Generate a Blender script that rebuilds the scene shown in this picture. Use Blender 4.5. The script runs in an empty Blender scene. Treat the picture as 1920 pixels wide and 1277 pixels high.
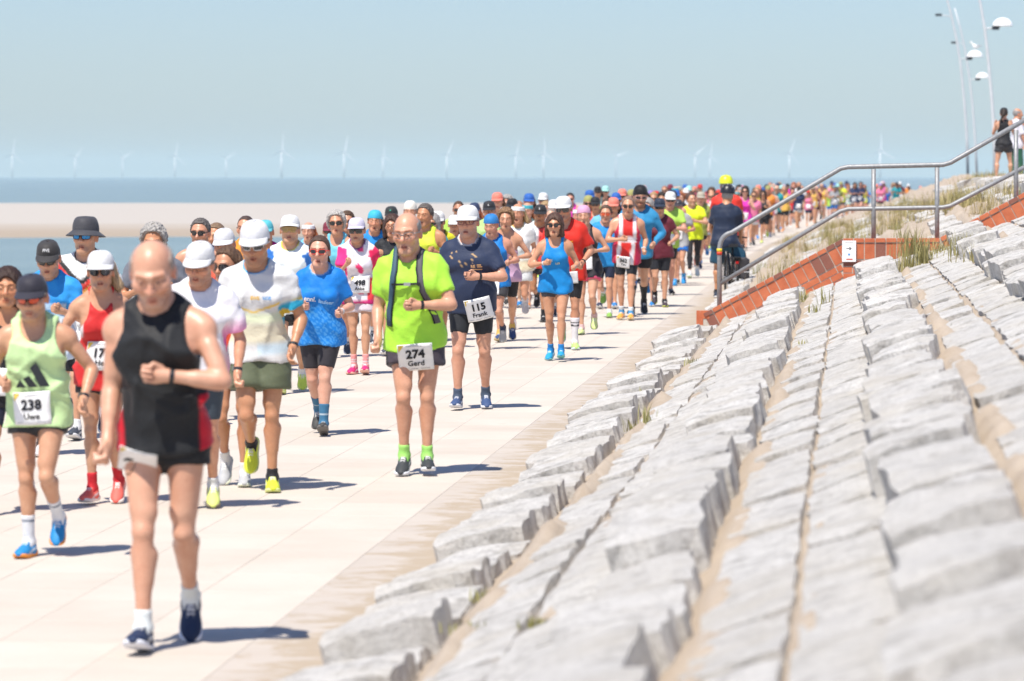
import bpy, math, random
import numpy as np
from mathutils import Matrix, Vector

random.seed(7)
sc = bpy.context.scene
COL = sc.collection
rad = math.radians

# ------------------------------------------------------------------ camera
FPX, W0, H0 = 7200.0, 1920.0, 1277.0
CAM_Z = 2.07
YAW = math.atan(630.0 / FPX)
PITCH = math.atan(308.0 / FPX)
cam_data = bpy.data.cameras.new('camera')
cam = bpy.data.objects.new('camera', cam_data)
COL.objects.link(cam)
cam.location = (0, 0, CAM_Z)
cam.rotation_euler = (math.pi / 2 - PITCH, 0, YAW)
cam_data.sensor_width = 36.0
cam_data.lens = 36.0 * FPX / W0
cam_data.clip_start = 0.5
cam_data.clip_end = 90000
cam_data.dof.use_dof = True
cam_data.dof.focus_distance = 36.0
cam_data.dof.aperture_fstop = 4.0
sc.camera = cam

# ------------------------------------------------------------------ sky, sun, exposure
SUN_EL = rad(61.0)
SUN_H = Vector((-0.38, -0.925)).normalized()        # horizontal direction towards the sun
world = bpy.data.worlds.new('World')
sc.world = world
world.use_nodes = True
wn = world.node_tree
bg = wn.nodes['Background']
sky = wn.nodes.new('ShaderNodeTexSky')
sky.sky_type = 'NISHITA'
sky.sun_disc = False
sky.sun_elevation = SUN_EL
sky.sun_rotation = math.atan2(SUN_H.x, SUN_H.y)
sky.altitude = 0
sky.air_density = 1.0
sky.dust_density = 0.6
sky.ozone_density = 3.0
air = wn.nodes.new('ShaderNodeMix'); air.data_type = 'RGBA'; air.blend_type = 'MULTIPLY'
air.inputs[0].default_value = 1.0; air.inputs[7].default_value = (0.705, 0.785, 0.965, 1)     # clear maritime air: a little bluer all over
wn.links.new(sky.outputs[0], air.inputs[6])
wn.links.new(air.outputs[2], bg.inputs[0])
bg.inputs[1].default_value = 0.11
sun_d = bpy.data.lights.new('sun', 'SUN')
sun_d.energy = 4.9
sun_d.angle = rad(0.53)
sun_d.color = (1.0, 0.94, 0.85)
sun = bpy.data.objects.new('sun', sun_d)
COL.objects.link(sun)
sdir = Vector((SUN_H.x * math.cos(SUN_EL), SUN_H.y * math.cos(SUN_EL), math.sin(SUN_EL)))
sun.rotation_euler = sdir.to_track_quat('Z', 'Y').to_euler()
sun.location = (-30, -60, 120)
sc.view_settings.view_transform = 'Standard'
sc.view_settings.look = 'None'
sc.view_settings.exposure = 0.38
sc.view_settings.gamma = 1.0
sc.cycles.use_denoising = True
sc.cycles.max_bounces = 6
sc.cycles.diffuse_bounces = 3
sc.cycles.glossy_bounces = 2
sc.cycles.transparent_max_bounces = 6
sc.cycles.volume_bounces = 1

# ------------------------------------------------------------------ helpers
CAM_M = cam.rotation_euler.to_matrix()
def pix_ray(x, y):
    return (CAM_M @ Vector(((x - W0 / 2) / FPX, -(y - H0 / 2) / FPX, -1.0)))
def pix_z(x, y, z=0.0):
    """point at height z seen at photo pixel (x, y)"""
    r = pix_ray(x, y)
    t = (z - CAM_Z) / r.z
    return Vector((0, 0, CAM_Z)) + r * t
def pix_y(x, y, Y):
    """point on the plane at distance Y along the promenade seen at photo pixel (x, y)"""
    r = pix_ray(x, y)
    return Vector((0, 0, CAM_Z)) + r * (Y / r.y)
def to_px(p):
    v = CAM_M.transposed() @ (Vector(p) - Vector((0, 0, CAM_Z)))
    return (W0 / 2 + FPX * v.x / -v.z, H0 / 2 - FPX * v.y / -v.z, -v.z)
def hx(s, k=0.86):
    s = s.lstrip('#')
    c = [int(s[i:i + 2], 16) / 255 for i in (0, 2, 4)]
    c = [(v / 12.92 if v <= 0.04045 else ((v + 0.055) / 1.055) ** 2.4) * k for v in c]
    return tuple(c)

def link(o, parent=None):
    COL.objects.link(o)
    if parent is not None:
        o.parent = parent
    return o
def tag(o, label, cat, group=None):
    o['label'] = label
    o['category'] = cat
    if group:
        o['group'] = group
    return o
def mesh_np(name, verts, faces, smooth=True, mat=None):
    """mesh from numpy arrays; faces (n,4) or (n,3), or a python list of mixed polygons"""
    me = bpy.data.meshes.new(name)
    if isinstance(faces, np.ndarray):
        verts = np.asarray(verts, np.float32)
        n, k = faces.shape
        me.vertices.add(len(verts)); me.vertices.foreach_set('co', verts.ravel())
        me.loops.add(n * k); me.loops.foreach_set('vertex_index', faces.astype(np.int32).ravel())
        me.polygons.add(n); me.polygons.foreach_set('loop_start', np.arange(0, n * k, k, dtype=np.int32))
        me.update(calc_edges=True)
    else:
        me.from_pydata([tuple(v) for v in verts], [], faces)
        me.update()
    if smooth:
        me.polygons.foreach_set('use_smooth', np.ones(len(me.polygons), bool))
    if mat:
        me.materials.append(mat)
    return me
def set_col(me, name, cols):
    a = me.attributes.new(name, 'FLOAT_COLOR', 'POINT')
    c = np.ones((len(cols), 4), np.float32); c[:, :3] = cols
    a.data.foreach_set('color', c.ravel())
class MB:
    """collects boxes, tubes and prisms into one mesh"""
    def __init__(s): s.v = []; s.f = []
    def add(s, v, f):
        o = len(s.v); s.v += [tuple(p) for p in v]; s.f += [[i + o for i in q] for q in f]
    def box(s, c, d, M=None):
        x, y, z = d[0] / 2, d[1] / 2, d[2] / 2
        P = [Vector((i * x, j * y, k * z)) for k in (-1, 1) for j in (-1, 1) for i in (-1, 1)]
        P = [(M @ p if M else p) + Vector(c) for p in P]
        s.add(P, [(0, 2, 3, 1), (4, 5, 7, 6), (0, 1, 5, 4), (2, 6, 7, 3), (0, 4, 6, 2), (1, 3, 7, 5)])
    def tube(s, pts, r, n=8, closed=False, cap=True):
        pts = [Vector(p) for p in pts]
        rs = r if isinstance(r, (list, tuple)) else [r] * len(pts)
        V = []; m = len(pts)
        up = None
        for i, p in enumerate(pts):
            if closed: t = pts[(i + 1) % m] - pts[i - 1]
            else: t = pts[min(i + 1, m - 1)] - pts[max(i - 1, 0)]
            t.normalize()
            if up is None:
                up = Vector((0, 0, 1)) if abs(t.z) < .9 else Vector((1, 0, 0))
            a = t.cross(up); a.normalize(); b = t.cross(a); b.normalize(); up = -b
            for k in range(n):
                w = 2 * math.pi * k / n
                V.append(p + (a * math.cos(w) + b * math.sin(w)) * rs[i])
        Fc = []
        for i in range(m if closed else m - 1):
            j = (i + 1) % m
            for k in range(n):
                l = (k + 1) % n
                Fc.append((i * n + k, j * n + k, j * n + l, i * n + l))
        if cap and not closed:
            Fc.append(tuple(range(n))); Fc.append(tuple((m - 1) * n + k for k in reversed(range(n))))
        s.add(V, Fc)
    def grid(s, P):
        """P[i][j] sheet"""
        n, m = len(P), len(P[0]); o = []
        for r in P: o += list(r)
        s.add(o, [(i * m + j, i * m + j + 1, (i + 1) * m + j + 1, (i + 1) * m + j) for i in range(n - 1) for j in range(m - 1)])
    def plate(s, P, off):
        """sheet P[i][j] with thickness vector off (Vector or function)"""
        n, m = len(P), len(P[0])
        A = [Vector(p) for r in P for p in r]; B = [p + Vector(off) for p in A]
        o = n * m; Fc = []
        for i in range(n - 1):
            for j in range(m - 1):
                q = (i * m + j, i * m + j + 1, (i + 1) * m + j + 1, (i + 1) * m + j)
                Fc.append(q); Fc.append(tuple(k + o for k in reversed(q)))
        rim = [j for j in range(m)] + [i * m + m - 1 for i in range(1, n)] + [(n - 1) * m + j for j in range(m - 2, -1, -1)] + [i * m for i in range(n - 2, 0, -1)]
        for a, b in zip(rim, rim[1:] + rim[:1]): Fc.append((b, a, a + o, b + o))
        s.add(A + B, Fc)
    def mesh(s, name, mat=None, smooth=False): return mesh_np(name, s.v, s.f, smooth, mat)
    def obj(s, name, mat=None, parent=None, smooth=False):
        return link(bpy.data.objects.new(name, s.mesh(name, mat, smooth)), parent)

# ------------------------------------------------------------------ materials
MATS = {}
class NT:
    def __init__(s, name, rough=.6, spec=.3):
        s.m = bpy.data.materials.new(name); s.m.use_nodes = True
        s.t = s.m.node_tree; s.b = s.t.nodes['Principled BSDF']
        s.b.inputs['Roughness'].default_value = rough
        s.b.inputs['Specular IOR Level'].default_value = spec
    def n(s, typ, **kw):
        x = s.t.nodes.new('ShaderNode' + typ)
        for k, v in kw.items():
            if hasattr(x, k) and k not in x.inputs: setattr(x, k, v)
            else: x.inputs[k].default_value = v
        return x
    def l(s, a, b): s.t.links.new(a, b)
    def noise(s, scale, detail=4, rough=.6, vec=None, dist=0.0):
        x = s.n('TexNoise'); x.inputs['Scale'].default_value = scale; x.inputs['Detail'].default_value = detail
        x.inputs['Roughness'].default_value = rough; x.inputs['Distortion'].default_value = dist
        if vec is not None: s.l(vec, x.inputs['Vector'])
        return x.outputs['Fac']
    def ramp(s, fac, stops):
        r = s.n('ValToRGB'); s.l(fac, r.inputs[0]); e = r.color_ramp.elements
        while len(e) < len(stops): e.new(0.5)
        for i, (p, c) in enumerate(stops):
            e[i].position = p; e[i].color = (*c, 1) if len(c) == 3 else c
        return r.outputs[0]
    def mix(s, fac, a, b, typ='MIX'):
        x = s.n('Mix'); x.data_type = 'RGBA'; x.blend_type = typ
        for v, i in ((fac, 0), (a, 6), (b, 7)):
            if hasattr(v, 'is_linked'): s.l(v, x.inputs[i])
            elif i == 0: x.inputs[0].default_value = v
            else: x.inputs[i].default_value = (*v, 1)
        return x.outputs[2]
    def math(s, op, a, b=0.0):
        x = s.n('Math'); x.operation = op
        for v, i in ((a, 0), (b, 1)):
            if hasattr(v, 'is_linked'): s.l(v, x.inputs[i])
            else: x.inputs[i].default_value = v
        return x.outputs[0]
    def pos(s): return s.n('NewGeometry').outputs['Position']
    def obc(s): return s.n('TexCoord').outputs['Object']
    def info(s, k): return s.n('ObjectInfo').outputs[k]
    def bump(s, h, strength, dist=.01):
        x = s.n('Bump'); x.inputs['Strength'].default_value = strength; x.inputs['Distance'].default_value = dist
        s.l(h, x.inputs['Height']); s.l(x.outputs[0], s.b.inputs['Normal'])
    def base(s, c):
        if hasattr(c, 'is_linked'): s.l(c, s.b.inputs['Base Color'])
        else: s.b.inputs['Base Color'].default_value = (*c, 1)
    def attr(s, name):
        x = s.n('Attribute'); x.attribute_name = name; return x.outputs['Color']
def plain(name, c, rough=.6, spec=.3, metal=0.0):
    if name in MATS: return MATS[name]
    t = NT(name, rough, spec); t.base(c); t.b.inputs['Metallic'].default_value = metal
    MATS[name] = t.m; return t.m

def build_mats():
    # skin: tone of the person x face colouring x mottling
    t = NT('skin', .40, .45)
    n = t.noise(10, 5, .65, t.obc()); c = t.mix(.55, t.info('Color'), t.ramp(n, [(.3, (.80, .58, .50)), (.68, (1.05, 1.04, 1.03))]), 'MULTIPLY')
    c = t.mix(.35, c, t.ramp(t.noise(90, 3, .7, t.obc()), [(.3, (.78, .66, .6)), (.7, (1.1, 1.08, 1.06))]), 'MULTIPLY')
    c = t.mix(1.0, c, t.attr('tint'), 'MULTIPLY'); t.base(c)
    t.b.inputs['Subsurface Weight'].default_value = 0.0
    t.bump(t.noise(220, 2, .5, t.obc()), .08, .004); MATS['skin'] = t.m
    # printed cloth (colours carried on the mesh) and plain cloth (colour of the object)
    for nm in ('print_cloth', 'plain_cloth'):
        t = NT(nm, .62, .25)
        src = t.attr('col') if nm == 'print_cloth' else t.info('Color')
        n = t.noise(9, 4, .6, t.obc())
        c = t.mix(1.0, src, t.ramp(n, [(.25, (.90, .90, .90)), (.75, (1.0, 1.0, 1.0))]), 'MULTIPLY'); t.base(c)
        t.b.inputs['Sheen Weight'].default_value = .08
        t.bump(t.noise(28, 4, .65, t.obc(), .6), .35, .012); MATS[nm] = t.m
    t = NT('hair', .5, .3)
    mp = t.n('Mapping'); t.l(t.obc(), mp.inputs[0]); mp.inputs['Scale'].default_value = (120, 120, 22)
    n = t.noise(1.0, 4, .7, mp.outputs[0])
    t.base(t.mix(1.0, t.info('Color'), t.ramp(n, [(.3, (.45, .42, .4)), (.7, (1.25, 1.22, 1.2))]), 'MULTIPLY'))
    t.bump(n, .6, .01); MATS['hair'] = t.m
    t = NT('shoe_upper', .6, .3)
    ac = t.attr('acc'); sx = t.n('SeparateColor'); t.l(ac, sx.inputs[0])
    c = t.mix(sx.outputs[0], t.info('Color'), (.75, .75, .73))
    c = t.mix(sx.outputs[1], c, t.mix(.6, t.info('Color'), (.02, .05, .12))); t.base(c)
    t.bump(t.noise(160, 2, .5, t.obc()), .25, .005); MATS['shoe_upper'] = t.m
    t = NT('shoe_sole', .65, .3); t.base(t.info('Color')); MATS['shoe_sole'] = t.m
    t = NT('lens', .12, .6); t.base(t.info('Color')); t.b.inputs['Coat Weight'].default_value = .6; MATS['lens'] = t.m
    t = NT('plastic', .35, .4); t.base(t.info('Color')); MATS['plastic'] = t.m
    t = NT('bib_paper', .55, .3)
    n = t.noise(30, 3, .6, t.obc()); t.base(t.ramp(n, [(.3, (.80, .80, .79)), (.7, (.86, .86, .85))])); t.bump(t.noise(12, 3, .6, t.obc()), .25, .01); MATS['bib_paper'] = t.m
    t = NT('print_ink', .6, .2); t.base(t.info('Color')); MATS['print_ink'] = t.m
    # granite
    t = NT('granite', .72, .25); p = t.pos()
    sp = t.noise(42, 5, .85, p); big = t.noise(1.6, 5, .65, p); mid = t.noise(7, 6, .75, p)
    c = t.ramp(sp, [(.30, (.16, .152, .142)), (.40, (.49, .47, .438)), (.52, (.675, .652, .612)), (.70, (.76, .738, .70))])
    c = t.mix(t.ramp(mid, [(.38, (0, 0, 0)), (.52, (1, 1, 1))]), t.mix(1.0, c, (.60, .59, .575), 'MULTIPLY'), c)
    c = t.mix(t.ramp(big, [(.48, (0, 0, 0)), (.70, (.6, .6, .6))]), c, (.52, .47, .385))
    c = t.mix(t.math('MULTIPLY', t.info('Random'), .48), c, (.50, .475, .435)); t.base(c)
    h = t.mix(.45, t.noise(26, 5, .7, p), sp); t.bump(h, .9, .03); MATS['granite'] = t.m
    # sand
    t = NT('sand', .9, .1); p = t.pos()
    c = t.ramp(t.noise(3.0, 6, .65, p), [(.3, (.36, .285, .215)), (.6, (.46, .385, .305)), (.8, (.53, .45, .365))])
    t.base(t.mix(.35, c, t.ramp(t.noise(300, 2, .6, p), [(.35, (.30, .24, .18)), (.65, (.58, .50, .41))]))); t.bump(t.noise(40, 5, .7, p), .5, .02); MATS['sand'] = t.m
    # promenade slabs: pinkish concrete with worn patches
    t = NT('paving', .85, .2); p = t.pos()
    c = t.ramp(t.noise(.9, 6, .65, p), [(.28, (.53, .465, .392)), (.55, (.60, .535, .46)), (.8, (.64, .578, .505))])
    c = t.mix(.25, c, t.ramp(t.noise(90, 3, .7, p), [(.3, (.38, .335, .28)), (.7, (.66, .60, .53))]))
    rr = t.ramp(t.info('Random'), [(0, (.95, .945, .94)), (1, (1.02, 1.02, 1.02))])
    c = t.mix(1.0, c, rr, 'MULTIPLY')
    st = t.ramp(t.noise(1.7, 6, .75, p, 1.2), [(.60, (0, 0, 0)), (.70, (.35, .35, .35))])
    c = t.mix(st, c, (.46, .38, .30)); t.base(c); t.bump(t.noise(120, 3, .6, p), .2, .004); MATS['paving'] = t.m
    # gutter strip: greyer concrete with blown sand
    t = NT('gutter', .88, .15); p = t.pos()
    c = t.ramp(t.noise(1.2, 5, .6, p), [(.3, (.46, .405, .35)), (.7, (.52, .465, .405))])
    sx = t.n('SeparateXYZ'); t.l(p, sx.inputs[0])
    edge = t.n('MapRange'); t.l(sx.outputs[0], edge.inputs[0])
    edge.inputs[1].default_value = -2.85; edge.inputs[2].default_value = -2.15; edge.inputs[3].default_value = -.19; edge.inputs[4].default_value = .17
    mp = t.n('Mapping'); t.l(p, mp.inputs[0]); mp.inputs['Scale'].default_value = (1.0, 1.5, 1)
    sm = t.math('ADD', t.noise(2.6, 6, .7, mp.outputs[0], .5), edge.outputs[0])
    c = t.mix(t.ramp(sm, [(.47, (0, 0, 0)), (.58, (.9, .9, .9))]), c, (.40, .325, .24)); t.base(c)
    t.bump(sm, .3, .02); MATS['gutter'] = t.m
    # brick, mortar, steel
    t = NT('brick', .8, .2); p = t.pos()
    c = t.ramp(t.noise(6, 4, .6, p), [(.3, (.42, .115, .055)), (.7, (.58, .185, .09))])
    c = t.mix(t.ramp(t.info('Random'), [(.80, (0, 0, 0)), (.84, (.75, .75, .75))]), c, (.16, .085, .075))
    c = t.mix(t.ramp(t.noise(40, 4, .7, p), [(.6, (0, 0, 0)), (.75, (.35, .35, .35))]), c, (.55, .42, .34)); t.base(c)
    t.bump(t.noise(70, 4, .7, p), .5, .006); MATS['brick'] = t.m
    for nm, c0, c1 in (('mortar', (.44, .39, .33), (.58, .53, .46)), ('joint_filler', (.40, .345, .29), (.47, .41, .355))):
        t = NT(nm, .9, .1); t.base(t.ramp(t.noise(60, 3, .6, t.pos()), [(.3, c0), (.7, c1)])); MATS[nm] = t.m
    t = NT('galvanised_steel', .5, .5); p = t.pos()
    t.base(t.ramp(t.noise(25, 5, .7, p), [(.3, (.20, .205, .21)), (.7, (.33, .335, .34))])); t.b.inputs['Metallic'].default_value = .25
    t.bump(t.noise(60, 3, .6, p), .12, .004); MATS['galvanised_steel'] = t.m
    t = NT('lamp_paint', .5, .3); t.base(t.ramp(t.noise(3, 3, .6, t.pos()), [(.3, (.50, .53, .55)), (.7, (.58, .61, .63))])); MATS['lamp_paint'] = t.m
    # beach, sea
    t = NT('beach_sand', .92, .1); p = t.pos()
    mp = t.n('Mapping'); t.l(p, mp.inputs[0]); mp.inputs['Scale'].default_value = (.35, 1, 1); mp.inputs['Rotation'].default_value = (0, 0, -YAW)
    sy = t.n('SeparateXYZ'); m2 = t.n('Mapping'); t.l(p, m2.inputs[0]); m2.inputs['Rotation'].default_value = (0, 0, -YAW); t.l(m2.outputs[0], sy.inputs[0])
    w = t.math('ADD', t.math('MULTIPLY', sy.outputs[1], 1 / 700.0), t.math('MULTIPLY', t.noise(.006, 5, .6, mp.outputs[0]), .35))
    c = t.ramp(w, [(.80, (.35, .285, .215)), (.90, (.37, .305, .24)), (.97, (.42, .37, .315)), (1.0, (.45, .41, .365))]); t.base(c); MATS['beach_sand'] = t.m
    t = NT('sea_water', .22, .4); p = t.pos()
    mp = t.n('Mapping'); t.l(p, mp.inputs[0]); mp.inputs['Scale'].default_value = (.3, 1, 1); mp.inputs['Rotation'].default_value = (0, 0, -YAW)
    c = t.ramp(t.noise(.02, 5, .65, mp.outputs[0]), [(.3, (.17, .235, .225)), (.7, (.23, .295, .283))]); t.base(c)
    t.bump(t.noise(.6, 6, .7, mp.outputs[0]), 1.0, .6); MATS['sea_water'] = t.m
    t = NT('grass_blade', .7, .2)
    c = t.ramp(t.info('Random'), [(0, (.20, .22, .06)), (1, (.36, .30, .12))])
    t.base(t.mix(1.0, t.attr('col'), (1, 1, 1), 'MULTIPLY')); MATS['grass_blade'] = t.m
build_mats()
# ================================================================== the setting
def smooth(a, b, x):
    t = min(1, max(0, (x - a) / (b - a))); return t * t * (3 - 2 * t)
def curve_x(Y):
    """the promenade bends gently to the right far away"""
    return 0.00042 * max(0.0, Y - 95.0) ** 2
SLOPE = 0.357
X_TOE = -2.25
X_TOP = 3.22
Z_TOP = SLOPE * (X_TOP - X_TOE)
def zs(x):
    return SLOPE * (min(x, X_TOP) - X_TOE)
RNG = np.random.default_rng(11)
def vnoise(x, y, seed=0):
    """cheap smooth noise on numpy arrays, about -1..1"""
    r = np.random.default_rng(seed); s = 0
    for i in range(6):
        f = 1.0 * 1.7 ** i; a = r.uniform(0, 6.28); ph = r.uniform(0, 6.28, 2)
        s = s + np.sin(f * (x * math.cos(a) + y * math.sin(a)) + ph[0] + 1.3 * np.sin(f * .7 * (y * math.cos(a) - x * math.sin(a)) + ph[1])) / (1.35 ** i)
    return s / 2.6
def structure(o): o['kind'] = 'structure'; return o

def build_setting():
    # sea, out past the wind farm
    b = MB(); b.box((0, 0, 0), (90000, 90000, .02)); o = b.obj('sea', MATS['sea_water']); o.location = (0, 20000, -5.25); structure(o)
    cy, sy_ = math.cos(YAW), math.sin(YAW)
    def camxy(l, d): return (l * cy - d * sy_, l * sy_ + d * cy)
    # sandbank: long low dome lying across the view
    P = []
    ls = np.linspace(-700, 900, 120)
    ds = np.linspace(0, 1, 14)
    for i, l in enumerate(ls):
        n0 = 436 + 14 * vnoise(l * .013, l * 0, 3) + .02 * l; n1 = 1075 + 10 * vnoise(l * .02, l * 0, 5)
        r = []
        for t in ds:
            d = n0 + (n1 - n0) * t; x, y = camxy(l, d)
            r.append((x, y, -5.32 + .42 * min(1, 5 * min(t, 1 - t)) + .1 * float(vnoise(l * .02, d * .02, 8)) * min(1, 6 * min(t, 1 - t))))
        P.append(r)
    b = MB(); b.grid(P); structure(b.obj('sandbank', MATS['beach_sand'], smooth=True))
    # the beach in front of the promenade wall
    P = []
    for l in np.linspace(-260, 120, 70):
        n1 = 282 + 7 * float(vnoise(l * .05, 0.0, 12)); r = []
        for t in np.linspace(0, 1, 10):
            d = 20 + (n1 - 20) * t; x, y = camxy(l, d)
            r.append((min(x, -14.5 + curve_x(y)), y, -4.2 - 1.12 * t ** 1.5))
        P.append(r)
    b = MB(); b.grid(P); structure(b.obj('beach', MATS['sand'], smooth=True))

    # promenade bed, with slabs lying on it
    ys = [4 + i * 4 for i in range(24)] + [100 + i * 8 for i in range(40)]
    b = MB()
    top = [[(-14 + curve_x(y), y, -.0022), (-2.63 + curve_x(y), y, -.0022)] for y in ys]
    b.grid(top); b.grid([[(-14 + curve_x(y), y, -5.5), (-14 + curve_x(y), y, -.005)] for y in ys])
    pr = structure(b.obj('promenade', MATS['paving']))
    PW, PL = 0.565, 0.86
    def slab_mesh(name, w, l, mat):
        m = MB(); h = .004; e = .0015
        v = [(0, 0, -h), (w, 0, -h), (w, l, -h), (0, l, -h), (0, 0, -e), (w, 0, -e), (w, l, -e), (0, l, -e), (e, e, 0), (w - e, e, 0), (w - e, l - e, 0), (e, l - e, 0)]
        m.add(v, [(0, 1, 5, 4), (1, 2, 6, 5), (2, 3, 7, 6), (3, 0, 4, 7), (4, 5, 9, 8), (5, 6, 10, 9), (6, 7, 11, 10), (7, 4, 8, 11), (8, 9, 10, 11)])
        return m.mesh(name, mat)
    sm = slab_mesh('paving_slab', PW - .004, PL - .004, MATS['paving'])
    rest = MB(); cells = []
    y0 = 6.0
    for j in range(int((100 - y0) / PL)):
        for i in range(20):
            x = -2.633 - (i + 1) * PW; y = y0 + j * PL + (PL / 2 if i % 2 else 0)
            u, v, dd = to_px((x + PW / 2, y + PL / 2, 0))
            seen = -150 < u < 2000 and v < 1330
            area = FPX * PW / dd * (FPX * PL * CAM_Z / dd / dd) if seen else 0
            cells.append((-area, x, y))
    cells.sort()
    for k, (a, x, y) in enumerate(cells):
        zj = random.uniform(-.0005, .0005)
        if k < 298 and a < 0:
            o = link(bpy.data.objects.new('paving_slab', sm), pr); o.location = (x + .002, y + .002, zj)
        else:
            rest.add([(x + .003, y + .003, zj), (x + PW - .003, y + .003, zj), (x + PW - .003, y + PL - .003, zj), (x + .003, y + PL - .003, zj)], [(0, 1, 2, 3)])
    for y, y2 in zip(ys, ys[1:]):
        if y >= 98:
            rest.add([(-14 + curve_x(y), y, -.002), (-2.63 + curve_x(y), y, -.002), (-2.63 + curve_x(y2), y2, -.002), (-14 + curve_x(y2), y2, -.002)], [(0, 1, 2, 3)])
    o = rest.obj('paving_slab_field', MATS['paving'], pr); o['kind'] = 'stuff'
    # gutter strip along the toe of the slope
    b = MB(); b.grid([[(x + curve_x(y), y, .0 + .0015) for x in (-2.63, -2.4, -2.2, -1.9)] for y in ys])
    structure(b.obj('gutter_path', MATS['gutter']))

    # ---------------- the stone-faced dyke slope
    xs = np.arange(-2.30, X_TOP + .3, .045); yy = np.concatenate([np.arange(6, 60, .09), np.arange(60, 170, .8)])
    RID = [-1.87, -.84, .20, 1.24, 2.27]
    Xg, Yg = np.meshgrid(xs, yy, indexing='ij')
    Z = SLOPE * (np.minimum(Xg, X_TOP) - X_TOE) - .024
    fill = np.zeros_like(Z)
    for rx in RID:
        up = Xg - (rx + .40)
        f = np.clip(1 - np.abs(up - .01) / (.105 + .06 * vnoise(Yg * 1.1, Yg * 0 + rx, 21)), 0, 1)
        lump = .55 + .55 * vnoise(Yg * 2.3 + rx * 9, Xg * 2, 22)
        fill = np.maximum(fill, f * np.clip(lump, .15, 1.1) * .135)
        j = np.clip(1 - np.abs(Xg - rx - .732 + .01 * vnoise(Yg * 2.2, Yg * 0, 30)) / .07, 0, 1)
        fill = np.maximum(fill, np.minimum(j * 1.6, 1) * (.043 + .012 * vnoise(Yg * 3, Yg * 0 + rx, 33)))
        dn = np.clip(1 - np.abs(Xg - rx + .012) / .05, 0, 1); fill = np.maximum(fill, dn * .035)
    drift = np.clip((Yg - 43.5) / 4, 0, 1) * np.clip(.2 + vnoise(Xg * 2.1, Yg * .9, 40), 0, 1) * .075 * np.clip((48.7 - Yg) / .8, .3, 1)
    far = np.clip((Yg - 51) / 6, 0, 1) * np.clip(.3 + vnoise(Xg * 1.3, Yg * .35, 41), 0, 1) * .20
    Z = Z + fill + np.maximum(drift, far) + .006 * vnoise(Xg * 11, Yg * 9, 50)
    Z = Z - .17 * np.clip((Yg - 46.3) / .7, 0, 1) * np.clip((49.2 - Yg) / .3, 0, 1)
    Z = np.where(Xg < -2.0, -.02, Z)
    V = np.stack([Xg + np.vectorize(curve_x)(Yg), Yg, Z], -1).reshape(-1, 3)
    n, m = Xg.shape
    I = np.arange(n * m).reshape(n, m)
    Fq = np.stack([I[:-1, :-1], I[1:, :-1], I[1:, 1:], I[:-1, 1:]], -1).reshape(-1, 4)
    dyke = structure(link(bpy.data.objects.new('dyke_slope', mesh_np('dyke_slope', V, Fq, True, MATS['sand']))))

    def rock(name, w, l, h, seed, rough=.022, seg=(5, 8, 3), crown=.0):
        """rough quarried block, origin at the middle of its underside, top sloping with the dyke"""
        r = np.random.default_rng(seed); nx, ny, nz = seg
        pts = {}; V = []; Fc = []
        def vid(i, j, k):
            key = (i, j, k)
            if key not in pts:
                u, v, q = i / nx * 2 - 1, j / ny * 2 - 1, k / nz
                p = np.array([u * w / 2, v * l / 2, q * h])
                c = 1 - .05 * (abs(u) ** 6) * (abs(v) ** 6)
                p[0] *= c; p[1] *= c
                if k == nz: p[2] -= .03 * h * (abs(u) ** 10 + abs(v) ** 10) - crown * (1 - u * u)
                a = 9.0
                s = seed * 3.7
                p[0] += rough * math.sin(a * p[1] * 1.3 + s) * math.cos(a * p[2] * 1.7 + s * 2) * (.3 + .4 * abs(u)) + r.normal() * rough * .13
                p[1] += rough * math.sin(a * p[0] * 1.9 + s * 1.3) * (.4 + .6 * abs(v)) + r.normal() * rough * .30
                p[2] += (rough * .7 * math.sin(a * p[1] + s) * math.sin(a * .9 * p[0] + s * .7) + r.normal() * rough * .26) * q
                pts[key] = len(V); V.append(tuple(p))
            return pts[key]
        for i in range(nx):
            for j in range(ny):
                Fc.append((vid(i, j, nz), vid(i + 1, j, nz), vid(i + 1, j + 1, nz), vid(i, j + 1, nz)))
        for k in range(nz):
            for i in range(nx):
                Fc.append((vid(i, 0, k), vid(i + 1, 0, k), vid(i + 1, 0, k + 1), vid(i, 0, k + 1)))
                Fc.append((vid(i + 1, ny, k), vid(i, ny, k), vid(i, ny, k + 1), vid(i + 1, ny, k + 1)))
            for j in range(ny):
                Fc.append((vid(0, j + 1, k), vid(0, j, k), vid(0, j, k + 1), vid(0, j + 1, k + 1)))
                Fc.append((vid(nx, j, k), vid(nx, j + 1, k), vid(nx, j + 1, k + 1), vid(nx, j, k + 1)))
        return mesh_np(name, V, Fc, False, MATS['granite'])
    tilt = math.atan(SLOPE)
    ridge_m = [rock('ridge_stone', .40, 1.0, .34, 10 + i, .015) for i in range(9)]
    kerb_m = [rock('kerb_stone', .50, 1.0, .34, 40 + i, .020) for i in range(8)]
    slab_m = [rock('slope_slab', .30, 1.0, .16, 70 + i, .010, (4, 8, 2)) for i in range(9)]
    far_b = MB()
    def put(ms, name, x, y, z, L, sx=1.0, sz=1.0, rz=0., extra_tilt=0., n=[0]):
        o = bpy.data.objects.new(name, random.choice(ms)); link(o, dyke)
        o.location = (x + curve_x(y), y, z); o.scale = (sx, L - (.018 if name != 'slope_slab' else .012), sz)
        o.rotation_euler = (random.uniform(-.022, .022), -tilt + extra_tilt + random.uniform(-.05, .045), rz + (math.pi if random.random() < .0 else 0))
        return o
    def in_view(x, y, z):
        u, v, _ = to_px((x, y, z)); return -60 < u < 2010 and v < 1420
    rows = RID[:]
    counts = {'ridge': 0, 'slab': 0}
    def stair_gap(y, L): return 47.05 < y + L and y < 51.6
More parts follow.
